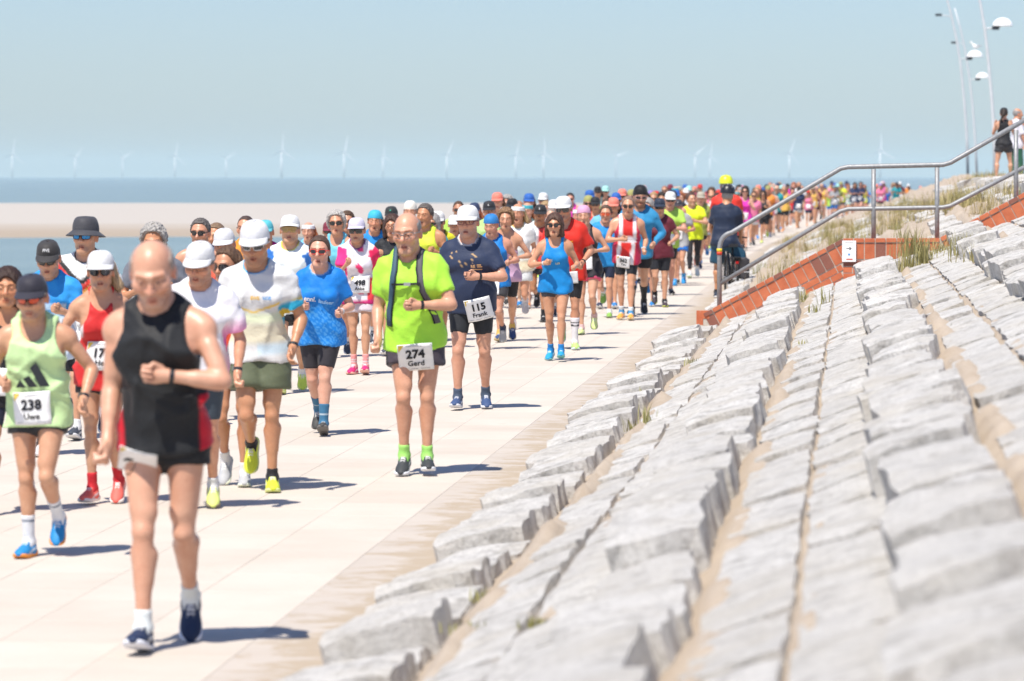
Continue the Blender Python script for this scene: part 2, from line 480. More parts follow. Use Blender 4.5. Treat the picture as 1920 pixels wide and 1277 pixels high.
    for ri, rx in enumerate(rows):
        y = 6.2 + random.random()
        while y < 100:
            L = random.uniform(.6, 1.45)
            if stair_gap(y, L): y = 51.6 if y + L > 51 or y > 46.5 else y + L; 
            if stair_gap(y, .1): y = 51.6
            ym = y + L / 2
            if y < 47.0 < y + L: L = 47.0 - y; ym = y + L / 2
            far = y > 51
            if (not far and in_view(rx + .2, ym, zs(rx) + .2)) and L > .25:
                dz = random.uniform(-.042, .038)
                if ri == 0:
                    o = put(kerb_m, 'kerb_stone', -1.76 + random.uniform(-.06, .04), ym, -.075 + dz * .9, L, random.uniform(.88, 1.08), 1.0 + random.uniform(-.1, .15), random.uniform(-.03, .03), .12)
                else:
                    put(ridge_m, 'ridge_stone', rx + .20 + random.uniform(-.045, .035), ym, zs(rx + .2) - .19 + dz, L, random.uniform(.86, 1.10), random.uniform(.95, 1.05), random.uniform(-.06, .06), .06)
                counts['ridge'] += 1
            elif far and random.random() < .86:
                me = random.choice(ridge_m); M = Matrix.Translation((rx + .2 + curve_x(ym), ym, zs(rx + .2) - .22 + random.uniform(-.06, .04))) @ Matrix.Rotation(-tilt + .06, 4, 'Y') @ Matrix.Diagonal((1, L - .03, 1, 1))
                far_b.add([M @ v.co for v in me.vertices], [list(p.vertices) for p in me.polygons])
            y += L
        for s in (0, 1):
            cx = rx + .40 + .026 + .15 + s * .312
            y = 6.2 + random.random() * 1.2
            while y < 100:
                L = random.uniform(.9, 1.7)
                if stair_gap(y, L): y = 51.6 if y + L > 51 or y > 46.5 else y + L
                if stair_gap(y, .1): y = 51.6
                if y < 47.0 < y + L: L = 47.0 - y
                ym = y + L / 2; far = y > 51
                if not far and in_view(cx, ym, zs(cx)) and cx < X_TOP and L > .25:
                    put(slab_m, 'slope_slab', cx + random.uniform(-.008, .008), ym, zs(cx) - .135 + random.uniform(-.012, .012), L, random.uniform(.97, 1.06), 1)
                    counts['slab'] += 1
                elif far and random.random() < .75 and cx < X_TOP:
                    me = random.choice(slab_m); M = Matrix.Translation((cx + curve_x(ym), ym, zs(cx) - .14 + random.uniform(-.04, .02))) @ Matrix.Rotation(-tilt, 4, 'Y') @ Matrix.Diagonal((1, L - .03, 1, 1))
                    far_b.add([M @ v.co for v in me.vertices], [list(p.vertices) for p in me.polygons])
                y += L
    o = far_b.obj('slope_stone_field', MATS['granite'], dyke); o['kind'] = 'stuff'
    print('stones', counts)
    # upper promenade behind the crest
    b = MB(); b.grid([[(X_TOP + .25 + curve_x(y), y, Z_TOP - .02), (16 + curve_x(y), y, Z_TOP - .02)] for y in [6 + 6 * i for i in range(60)]])
    structure(b.obj('upper_path', MATS['paving']))
    # crest boulders along the top edge beyond the stairs
    cb = [rock('crest_stone', .9, 1.0, .34, 120 + i, .04) for i in range(4)]
    for y in (52.6, 54.4, 57.5, 60.8, 64.5, 69, 75, 82):
        o = bpy.data.objects.new('crest_stone', random.choice(cb)); link(o, dyke)
        o.location = (X_TOP - .25 + random.uniform(-.25, .1), y, Z_TOP - .28 + random.uniform(-.03, .05)); o.scale = (random.uniform(.7, 1.1), random.uniform(1.2, 2.0), 1); o.rotation_euler = (0, -.12, random.uniform(-.2, .2))

def build_stairs():
    # brick wing wall of the stairs, square to the promenade, facing the camera
    YW = 48.66; S = FPX / YW
    def X(px): return pix_y(px, 500, YW).x
    def Zp(px, py): return pix_y(px, py, YW).z
    wall = bpy.data.objects.new('brick_wing_wall', None); link(wall); wall.location = (0, 0, 0)
    tag(wall, 'red brick wing wall beside the stairs with a sloping soldier course', 'wall')
    prof = [(X(1318), Zp(1318, 588)), (X(1580), Zp(1580, 447)), (X(1762), Zp(1762, 446)), (X(1925), Zp(1925, 358))]
    T = .36
    # mortar core a little behind the brick faces
    b = MB()
    base = -.1
    lo = [(p[0], max(base, zs(p[0]) - .6)) for p in prof]
    fr = [(p[0], YW + .008, p[1] - .006) for p in prof] + [(q[0], YW + .008, q[1]) for q in reversed(lo)]
    bk = [(x, YW + T, z) for x, y, z in fr]
    k = len(fr)
    b.add(fr + bk, [tuple(range(k))[::-1], tuple(range(k, 2 * k))] + [(i, (i + 1) % k, k + (i + 1) % k, k + i) for i in range(k)])
    b.obj('mortar_core', MATS['mortar'], wall)
    bm = MB(); bm.box((0, 0, 0), (1, 1, 1)); 
    # unit brick with slightly chipped bevel
    e = .035
    v = []; 
    for sy in (-1, 1):
        for (ax, az) in ((-.5, -.5 + e), (-.5 + e, -.5), (.5 - e, -.5), (.5, -.5 + e), (.5, .5 - e), (.5 - e, .5), (-.5 + e, .5), (-.5, .5 - e)):
            v.append((ax, sy * .5, az))
    ub = MB(); ub.add(v, [tuple(range(8)), tuple(range(15, 7, -1))] + [((i + 1) % 8, i, 8 + i, 8 + (i + 1) % 8) for i in range(8)])
    um = ub.mesh('brick', MATS['brick'])
    def brick(x, z, w, h, ang, dy=0, depth=.10):
        o = link(bpy.data.objects.new('brick', um), wall)
        o.location = (x, YW + depth / 2 + dy + random.uniform(-.002, .003), z); o.scale = (w, depth, h); o.rotation_euler = (0, -ang, 0)
    for si in range(3):
        (xa, za), (xb, zb) = prof[si], prof[si + 1]
        L = math.hypot(xb - xa, zb - za); ang = math.atan2(zb - za, xb - xa); ca, sa = math.cos(ang), math.sin(ang)
        def at(u, v): return xa + u * ca + v * sa * 1.0, za + u * sa - v * ca   # v = depth below the coping line
        def vis(x, z): return z > zs(x) - .36 and z > -.05
        # coping: bricks on edge lying over the wall's top, then the soldier course
        nb = int(L / .125); w = L / nb
        for i in range(nb):
            u = (i + .5) * w
            x, z = at(u, .028); brick(x, z, w - .012, .048, ang, -.012, .22)
            x, z = at(u, .062 + .102); brick(x, z, w - .012, .196, ang)
        c = 0; vv = .062 + .205 + .012 + .035
        while vv < 1.3:
            u = -.0 - (.125 if c % 2 else 0)
            while u < L:
                l = .24
                ua, ub_ = max(u, .004), min(u + l, L - .004 if si else (prof[1][0] - .006 - xa - vv * sa) / ca)
                if ub_ - ua > .05:
                    x, z = at((ua + ub_) / 2, vv)
                    if vis(x, z): brick(x, z, ub_ - ua - .002, .071, ang)
                u += .251
            vv += .083; c += 1
    # low brick pier at the foot, next to the promenade
    for (px, py) in ((1312, 602), (1324, 590), (1312, 590)):
        p = pix_y(px, py, YW); brick(p.x, p.z, .085, .10, 0)
    # concrete steps rising behind the wall
    b = MB(); n = 13; rise = Z_TOP / n; x = -2.3
    for i in range(n):
        x = -2.3 + i * (X_TOP + 2.3) / n
        b.box((x + .25 + (X_TOP - x) / 2, YW + T + 1.15, (i + 1) * rise - rise / 2 - .2), ((X_TOP - x), 2.3, rise + .4))
    st = b.obj('concrete_stairs', MATS['gutter']); tag(st, 'flight of concrete steps behind the red brick wing wall', 'stairs')
    # hand rail
    YR = YW + .16
    rail = bpy.data.objects.new('steel_handrail', None); link(rail)
    tag(rail, 'grey galvanised steel handrail with two rails beside the stairs', 'handrail')
    R = .031
    def P(px, py): return pix_y(px, py, YR)
    a, c1 = P(1349, 470), P(1372, 436); pts = [P(1349, 640), a]
    for k in range(1, 7):
        t = k / 7; q = P(1349, 441); pts.append(a * (1 - t) ** 2 + q * 2 * t * (1 - t) + c1 * t * t)
    pts += [c1, P(1576, 316), P(1590, 313), P(1768, 309), P(1782, 305), P(1960, 203)]
    b = MB(); b.tube(pts, R, 12); b.obj('top_rail', MATS['galvanised_steel'], rail, True)
    b = MB(); b.tube([P(1350, 532), P(1576, 396), P(1590, 392), P(1768, 389), P(1782, 386), P(1960, 293)], R * .9, 12); b.obj('lower_rail', MATS['galvanised_steel'], rail, True)
    for px, yt in ((1638, 313), (1757, 310), (1905, 240)):
        b = MB(); b.tube([P(px, yt + 4), P(px, 470 if px < 1800 else 420)], R * .95, 12); b.obj('post', MATS['galvanised_steel'], rail, True)
    for py, h, c, nm in ((469, 6, (.75, .55, .04), 'yellow_band'), (475, 6, (.6, .06, .03), 'red_band')):
        b = MB(); b.tube([P(1349, py - h / 2), P(1349, py + h / 2)], R + .004, 14); b.obj(nm, plain(nm, c, .4), rail, True)
    # arrow sign on the wall
    sg = bpy.data.objects.new('arrow_sign', None); link(sg); p = pix_y(1592, 471, YW - .03); sg.location = p
    tag(sg, 'small white sign with a black right arrow on the brick wall', 'sign')
    w, h = .175, .268
    b = MB(); b.box((0, 0, 0), (w, .008, h)); b.obj('panel', plain('sign_white', (.82, .82, .82), .4), sg)
    b = MB(); b.add([(-.035, -.006, .03), (.012, -.006, .03), (.012, -.006, .038), (-.035, -.006, .038)], [(0, 1, 2, 3)])
    b.add([(.008, -.006, .056), (.032, -.006, .034), (.008, -.006, .012), (.001, -.006, .018), (.018, -.006, .034), (.001, -.006, .050)], [(0, 5, 4, 1), (1, 4, 3, 2)])
    b.obj('arrow', plain('sign_black', (.02, .02, .02), .5), sg)
    b = MB(); b.add([(.014 * math.cos(i * .785), -.006, -.042 + .014 * math.sin(i * .785)) for i in range(8)], [tuple(range(8))]); b.obj('blue_dot', plain('sign_blue', (.02, .25, .6), .5), sg)
    b = MB(); b.box((.005, -.005, -.102), (.08, .002, .016)); b.obj('red_lettering', plain('sign_red', (.6, .12, .08), .5), sg)
    b = MB(); b.box((0, -.005, .108), (.10, .002, .008)); b.obj('grey_lettering', plain('sign_grey', (.5, .5, .5), .5), sg)

def build_grass():
    """marram grass in tufts between the stones: one mass"""
    V = []; Fc = []; C = []
    r = np.random.default_rng(5)
    def tuft(x, y, z, n, h, spread, dry=.5):
        for i in range(n):
            a = r.uniform(0, 6.28); s = abs(r.normal()) * spread * .45; bx, by = x + s * math.cos(a), y + s * math.sin(a)
            hh = h * r.uniform(.5, 1.1); ln = r.uniform(.1, .55) * hh; a2 = r.uniform(0, 6.28) ; dx, dy = ln * math.cos(a2), ln * math.sin(a2)
            w = r.uniform(.003, .0065) ; px, py = -math.sin(a2) * w, math.cos(a2) * w
            o = len(V)
            V.extend([(bx - px, by - py, z), (bx + px, by + py, z), (bx + dx * .35 + px * .8, by + dy * .35 + py * .8, z + hh * .6), (bx + dx * .35 - px * .8, by + dy * .35 - py * .8, z + hh * .6), (bx + dx, by + dy, z + hh)])
            Fc.append((o, o + 1, o + 2, o + 3)); Fc.append((o + 3, o + 2, o + 4))
            c = np.array([.17, .20, .05]) * (1 - dry) + np.array([.47, .36, .19]) * dry
            c = c * r.uniform(.7, 1.25) + r.uniform(-.03, .03)
            C.extend([np.clip(c, .02, 1)] * 5)
    def P(px, py, Y): p = pix_y(px, py, Y); return p.x, Y, p.z - .02
    def on(x, y): return (x + curve_x(y), y, zs(x) + .01)
    # near tufts seen along the rows
    for px, py, n, h in ((1297, 690, 26, .10), (1510, 570, 30, .16), (1545, 575, 16, .22), (1530, 590, 24, .10), (1200, 760, 20, .13), (1210, 800, 22, .16), (905, 1140, 26, .07), (1010, 1190, 60, .05), (1185, 815, 14, .10), (1265, 660, 14, .06), (880, 1200, 30, .06), (1620, 560, 12, .05), (1510, 650, 12, .05), (1800, 620, 10, .04)):
        # ray to slope plane
        ry = pix_ray(px, py); t = (SLOPE * (0 - X_TOE) - CAM_Z) / (ry.z - SLOPE * ry.x); q = Vector((0, 0, CAM_Z)) + ry * t
        tuft(q.x, q.y, q.z + .02, n, h, .10, .35)
    # in front of the wall and on the landing
    for px, py, n, h, dr in ((1730, 500, 140, .34, .45), (1712, 480, 90, .40, .4), (1760, 482, 80, .22, .5), (1700, 510, 80, .22, .5), (1815, 480, 120, .26, .45), (1790, 470, 50, .16, .5), (1685, 470, 40, .3, .5), (1830, 492, 60, .2, .5)):
        ry = pix_ray(px, py); t = (SLOPE * (0 - X_TOE) - CAM_Z) / (ry.z - SLOPE * ry.x); q = Vector((0, 0, CAM_Z)) + ry * t
        tuft(q.x, min(q.y, 48.4), q.z + .0, n, h, .30, dr)
    # slope beyond the stairs
    for i in range(240):
        y = r.uniform(52.2, 96); x = r.uniform(-1.6, X_TOP + .1)
        if float(vnoise(np.array(x * 1.7), np.array(y * .6), 60)) < .05 and r.uniform() < .75: continue
        xx, yy_, z = on(x, y); tuft(xx, yy_, z, int(r.uniform(30, 70)), r.uniform(.16, .42), .30, r.uniform(.35, .9))
    # crest clumps on the skyline
    for px, Y in ((1700, 78), (1712, 76), (1728, 74), (1745, 71), (1795, 66), (1803, 66), (1810, 65), (1835, 63), (1690, 84), (1560, 92), (1580, 90)):
        p = pix_y(px, 360, Y); z = zs(p.x - curve_x(Y)) + .03; tuft(p.x, Y, z, 130, .36, .45, .55)
    for i in range(60):
        y = r.uniform(53, 100); tuft(X_TOP + .2 + r.uniform(-.4, .5) + curve_x(y), y, Z_TOP - .03, 60, r.uniform(.1, .26), .4, .6)
    me = bpy.data.meshes.new('beach_grass'); me.from_pydata(V, [], Fc); me.materials.append(MATS['grass_blade']); set_col(me, 'col', np.array(C))
    o = link(bpy.data.objects.new('beach_grass', me)); o['kind'] = 'stuff'; o['label'] = 'dry green and straw coloured beach grass between the slope stones'

def build_turbines():
    white = plain('turbine_white', (.78, .79, .80), .5)
    D = 14500.0
    tb = MB(); tb.tube([(0, 0, -6), (0, 0, 45), (0, 0, 88)], [3.6, 3.0, 2.2], 12); tower = tb.mesh('tower', white, True)
    nb = MB(); nb.box((0, 2, 0), (5, 13, 5)); nb.tube([(0, -5, 0), (0, -8.5, 0)], [2.6, 1.0], 10); nac = nb.mesh('nacelle', white)
    bb = MB(); P = []
    for k in range(7):
        t = k / 6; w = 5.0 * (1 - .8 * t) + (.0 if k else -1.5); P.append([(-.35 * w, -7 + .25 * w * (1 - t), 1 + 59 * t), (.65 * w, -7 - .12 * w, 1 + 59 * t)])
    bb.plate(P, (0, .8, 0)); blade = bb.mesh('blade', white)
    spec = [(23, 1.0, 8, 'leftmost in the row'), (141, .86, 40, 'second from the left'), (230, .84, 62, 'third from the left'), (328, .93, 12, 'fourth from the left'), (424, .80, 58, 'fifth from the left'), (528, 1.18, 3, 'tall one above the man in the white cap'),
            (645, 1.12, 12, 'seventh from the left'), (718, .92, 5, 'eighth from the left'), (838, 1.0, 25, 'ninth from the left'), (967, .98, 14, 'tenth from the left'), (1019, 1.05, 2, 'just right of the tenth'), (1155, .92, 70, 'alone above the man with the black cap'), (1303, .98, 50, 'left one of the close pair'), (1331, .90, 8, 'right one of the close pair'), (1480, 1.05, 20, 'left of the handrail post'), (1650, 1.2, 0, 'behind the handrail, rightmost')]
    for px, s, rot, w in spec:
        d = D / s ** .9
        r = pix_ray(px, 332); p = Vector((r.x, r.y, 0)) * (d / math.hypot(r.x, r.y))
        root = link(bpy.data.objects.new('wind_turbine', None)); root.location = (p.x, p.y, -5.0)
        root.rotation_euler = (0, 0, math.atan2(-p.x, p.y) + rad(25))
        tag(root, 'pale offshore wind turbine on the horizon, ' + w, 'wind turbine', 'wind turbines on the horizon')
        link(bpy.data.objects.new('tower', tower), root)
        o = link(bpy.data.objects.new('nacelle', nac), root); o.location = (0, 0, 90)
        for k in range(3):
            o = link(bpy.data.objects.new('blade', blade), root); o.location = (0, 0, 90); o.rotation_euler = (0, rad(rot + 120 * k), 0)

def build_lamps():
    grey = MATS['lamp_paint']; white = plain('lamp_white', (.86, .86, .85), .35); dark = plain('lamp_dark', (.05, .06, .07), .4)
    dm = MB(); P = []
    for i in range(7):
        a = i / 6 * math.pi / 2; P.append([(.52 * math.cos(a) * math.cos(w * math.pi / 8), .40 * math.cos(a) * math.sin(w * math.pi / 8), .42 * math.sin(a)) for w in range(17)])
    dm.grid(P); dm.add([(.52 * math.cos(w * math.pi / 8), .40 * math.sin(w * math.pi / 8), -.02) for w in range(16)], [tuple(reversed(range(16)))]); dome = dm.mesh('lamp_dome', white, True)
    for Y, base_x, pts, dm_px, lt_px, lab in (
            (164.0, 1866, [(1866, 345), (1864, 250), (1860, 190), (1853, 110), (1846, 50), (1838, 5), (1828, -40), (1812, -80)], (1880, 44), None, 'nearest curved lamp post, behind the spectator in the black vest'),
            (205.0, 1815, [(1815, 335), (1813, 260), (1808, 190), (1801, 120), (1793, 70), (1783, 25), (1772, -15), (1758, -50)], (1828, 103), (1762, 28), 'leftmost curved lamp post, with a gull on its white dome'),
            (248.0, 1832, [(1832, 335), (1829, 270), (1824, 200), (1817, 140), (1809, 90), (1800, 50), (1790, 15)], (1842, 143), (1790, 80), 'farthest curved lamp post, with the lowest white dome')):
        q = [pix_y(x, y, Y) for x, y in pts]
        root = link(bpy.data.objects.new('lamp_post', None)); root.location = (q[0].x, Y, Z_TOP - .05)
        tag(root, lab, 'lamp post', 'lamp posts on the upper promenade')
        L = [p - root.location for p in q]; L[0].z = 0
        n = len(L); b = MB(); b.tube(L, [.085 - .04 * i / (n - 1) for i in range(n)], 10); b.obj('mast', grey, root, True)
        d = pix_y(*dm_px, Y) - root.location
        zz = d.z - .12; px_ = min(L, key=lambda p: abs(p.z - zz)).x
        o = link(bpy.data.objects.new('lamp_dome', dome), root); o.location = d - Vector((0, 0, .10)); o.scale = (.82, .82, .82)
        b = MB(); b.tube([(px_, 0, zz - .10), (d.x - .1, 0, zz - .04)], .035, 8); b.obj('dome_arm', grey, root)
        b = MB(); b.box((d.x - .30, 0, zz - .07), (.30, .2, .16)); b.obj('lamp_head', dark, root)
        if lt_px:
            e = pix_y(*lt_px, Y) - root.location; ex = min(L, key=lambda p: abs(p.z - e.z)).x
            b = MB(); b.tube([(ex, 0, e.z - .08), (e.x, 0, e.z)], .03, 8); b.obj('spot_arm', grey, root)
            b = MB(); b.box((e.x - .06, 0, e.z), (.34, .2, .13)); b.obj('spotlight', dark, root)
    # gull sitting on the dome of the leftmost post: one body, wings, bill
    p = pix_y(1829, 90, 205.0)
    g = MB()
    def ring(cx, cz, rx, rz): return [(cx, rx * math.cos(a), cz + rz * math.sin(a)) for a in [i * math.pi / 4 for i in range(8)]]
    prof = [(-.30, .10, .012, .012), (-.22, .07, .05, .045), (-.08, .04, .10, .10), (.06, .06, .11, .12), (.14, .13, .085, .10), (.18, .22, .055, .06), (.215, .27, .055, .058), (.255, .275, .04, .04), (.285, .268, .01, .01)]
    V = []; [V.extend(ring(-a, z, ry, rz)) for a, z, ry, rz in prof]
    Fg = [(i * 8 + k, i * 8 + (k + 1) % 8, (i + 1) * 8 + (k + 1) % 8, (i + 1) * 8 + k) for i in range(len(prof) - 1) for k in range(8)]
    g.add(V, Fg + [tuple(reversed(range(8))), tuple(range(64, 72))])
    gull = g.obj('seagull', plain('gull_white', (.85, .85, .84), .6), None, True); gull.location = p; gull.location.z += .03
    tag(gull, 'white seagull perched on the dome of the leftmost lamp post', 'seagull')
    for s in (-1, 1):
        b = MB(); b.plate([[(.0 + .0, s * .105, .12), (.05, s * .11, .0)], [(.15, s * .10, .13), (.17, s * .095, .03)], [(.34, s * .03, .10), (.34, s * .02, .07)]], (0, s * .012, 0)); b.obj('wing', plain('gull_grey', (.45, .47, .49), .6), gull)
    b = MB(); b.tube([(-.28, 0, .27), (-.335, 0, .255)], [.012, .003], 6); b.obj('bill', plain('gull_bill', (.7, .45, .05), .5), gull)
    for s in (-1, 1):
        b = MB(); b.tube([(-.02, s * .03, -.05), (-.02, s * .03, -.09)], .008, 6); b.obj('leg', plain('gull_leg', (.6, .3, .2), .5), gull)

def build_haze():
    b = MB(); b.box((0, 0, 0), (50000, 50000, 190)); o = b.obj('haze'); o.location = (0, 15000, 190 / 2 - 6.6); o['kind'] = 'stuff'
    m = bpy.data.materials.new('haze_air'); m.use_nodes = True; nt = m.node_tree; nt.nodes.clear()
    out = nt.nodes.new('ShaderNodeOutputMaterial'); v = nt.nodes.new('ShaderNodeVolumePrincipled')
    v.inputs['Color'].default_value = (.72, .87, .90, 1); v.inputs['Density'].default_value = HAZE_D; v.inputs['Anisotropy'].default_value = 0.0
    nt.links.new(v.outputs[0], out.inputs['Volume']); o.data.materials.append(m)
HAZE_D = 0.00005

build_setting()
build_stairs()
build_grass()
build_turbines()
build_lamps()
build_haze()
# ================================================================== people: signed-distance bodies and clothes
f32 = np.float32
def rx(a): c, s = math.cos(a), math.sin(a); return np.array([[1, 0, 0], [0, c, -s], [0, s, c]])
def ry(a): c, s = math.cos(a), math.sin(a); return np.array([[c, 0, s], [0, 1, 0], [-s, 0, c]])
def rz(a): c, s = math.cos(a), math.sin(a); return np.array([[c, -s, 0], [s, c, 0], [0, 0, 1]])
def A(*v): return np.array(v, float)
def nrm(v): return v / np.linalg.norm(v)
def smin(a, b, k):
    h = np.clip(.5 + .5 * (b - a) / k, 0, 1)
    return b + (a - b) * h - k * h * (1 - h)
def smax(a, b, k): return -smin(-a, -b, k)
def ell(p, c, r):
    q = p - np.asarray(c, f32); r = np.asarray(r, f32)
    k0 = np.sqrt(((q / r) ** 2).sum(1)); k1 = np.sqrt(((q / (r * r)) ** 2).sum(1)) + 1e-6
    return k0 * (k0 - 1) / k1
def sph(p, c, r): return np.sqrt(((p - np.asarray(c, f32)) ** 2).sum(1)) - r
def cone(p, a, b, ra, rb):
    a = np.asarray(a, f32); ba = np.asarray(b, f32) - a
    q = p - a; h = np.clip(q @ ba / (ba @ ba), 0, 1)
    return np.sqrt(((q - h[:, None] * ba) ** 2).sum(1)) - (ra + (rb - ra) * h)

CORN = np.array([[i, j, k] for i in (0, 1) for j in (0, 1) for k in (0, 1)])
EDG = [(a, b) for a in range(8) for b in range(a + 1, 8) if abs(CORN[a] - CORN[b]).sum() == 1]
def surfnet(fn, lo, hi, h, B=4):
    lo = np.asarray(lo, float); hi = np.asarray(hi, float)
    nb = np.maximum(1, np.ceil((hi - lo) / (h * B)).astype(int)); n = nb * B
    ax = [lo[i] + (np.arange(nb[i]) + .5) * h * B for i in range(3)]
    G = np.stack(np.meshgrid(*ax, indexing='ij'), -1).reshape(-1, 3).astype(f32)
    dc = fn(G).reshape(nb)
    keep = np.abs(dc) < h * B * .87 * 1.25 + .006
    rep = lambda a: a.repeat(B, 0).repeat(B, 1).repeat(B, 2)
    M = np.zeros(n + 1, bool); K = rep(keep)
    for c in CORN: M[c[0]:c[0] + n[0], c[1]:c[1] + n[1], c[2]:c[2] + n[2]] |= K
    V = np.ones(n + 1, f32); D = rep(dc)
    for c in CORN[::-1]: V[c[0]:c[0] + n[0], c[1]:c[1] + n[1], c[2]:c[2] + n[2]] = D
    idx = np.argwhere(M)
    V[M] = fn((lo + idx * h).astype(f32))
    ins = V < 0
    cnt = sum(ins[c[0]:c[0] + n[0], c[1]:c[1] + n[1], c[2]:c[2] + n[2]].astype(np.int8) for c in CORN)
    mix = (cnt > 0) & (cnt < 8) & K
    ci = np.argwhere(mix)
    if len(ci) == 0: return np.zeros((0, 3)), np.zeros((0, 4), int)
    ids = np.full(n, -1, np.int32); ids[mix] = np.arange(len(ci))
    vals = np.stack([V[ci[:, 0] + c[0], ci[:, 1] + c[1], ci[:, 2] + c[2]] for c in CORN], 1)
    acc = np.zeros((len(ci), 3)); num = np.zeros(len(ci))
    for a, b in EDG:
        va, vb = vals[:, a], vals[:, b]; m = (va < 0) != (vb < 0)
        t = np.where(m, va / np.where(m, va - vb, 1), 0)[:, None]
        acc += np.where(m[:, None], CORN[a] + t * (CORN[b] - CORN[a]), 0); num += m
    verts = lo + (ci + acc / np.maximum(num, 1)[:, None]) * h
    quads = []
    for d in range(3):
        u, v = [(1, 2), (2, 0), (0, 1)][d]
        s0 = [slice(None)] * 3; s1 = [slice(None)] * 3
        s0[d] = slice(0, n[d]); s1[d] = slice(1, n[d] + 1)
        for k in (u, v): s0[k] = slice(1, n[k]); s1[k] = slice(1, n[k])
        a, b = ins[tuple(s0)], ins[tuple(s1)]
        e = np.argwhere(a != b)
        if not len(e): continue
        e[:, u] += 1; e[:, v] += 1
        sgn = ins[e[:, 0], e[:, 1], e[:, 2]]
        def cell(du, dv):
            q = e.copy(); q[:, u] -= du; q[:, v] -= dv; return ids[q[:, 0], q[:, 1], q[:, 2]]
        Q = np.stack([cell(1, 1), cell(0, 1), cell(0, 0), cell(1, 0)], 1)
        Q[~sgn] = Q[~sgn][:, ::-1]
        quads.append(Q[(Q >= 0).all(1)])
    return verts, np.concatenate(quads)
def compact(v, q):
    u, inv = np.unique(q.ravel(), return_inverse=True)
    return v[u], inv.reshape(q.shape)

# ---- torso profile: (height over the pelvis centre, half width, half depth, centre offset)
TORSO = {
    'm': np.array([[-.17, .06, .06, 0], [-.13, .125, .095, .005], [-.07, .156, .110, .010], [0, .163, .110, .008], [.08, .157, .104, 0], [.16, .153, .102, -.006], [.24, .158, .108, -.006], [.33, .172, .117, -.002], [.41, .174, .112, .005], [.47, .152, .090, .012], [.52, .105, .070, .016], [.57, .055, .055, .012]]),
    'f': np.array([[-.17, .06, .06, 0], [-.13, .130, .098, .008], [-.07, .172, .116, .014], [0, .172, .112, .010], [.08, .148, .098, 0], [.16, .133, .092, -.004], [.24, .140, .096, -.004], [.33, .152, .104, 0], [.41, .154, .098, .008], [.47, .134, .080, .014], [.52, .092, .062, .016], [.57, .050, .050, .012]])}

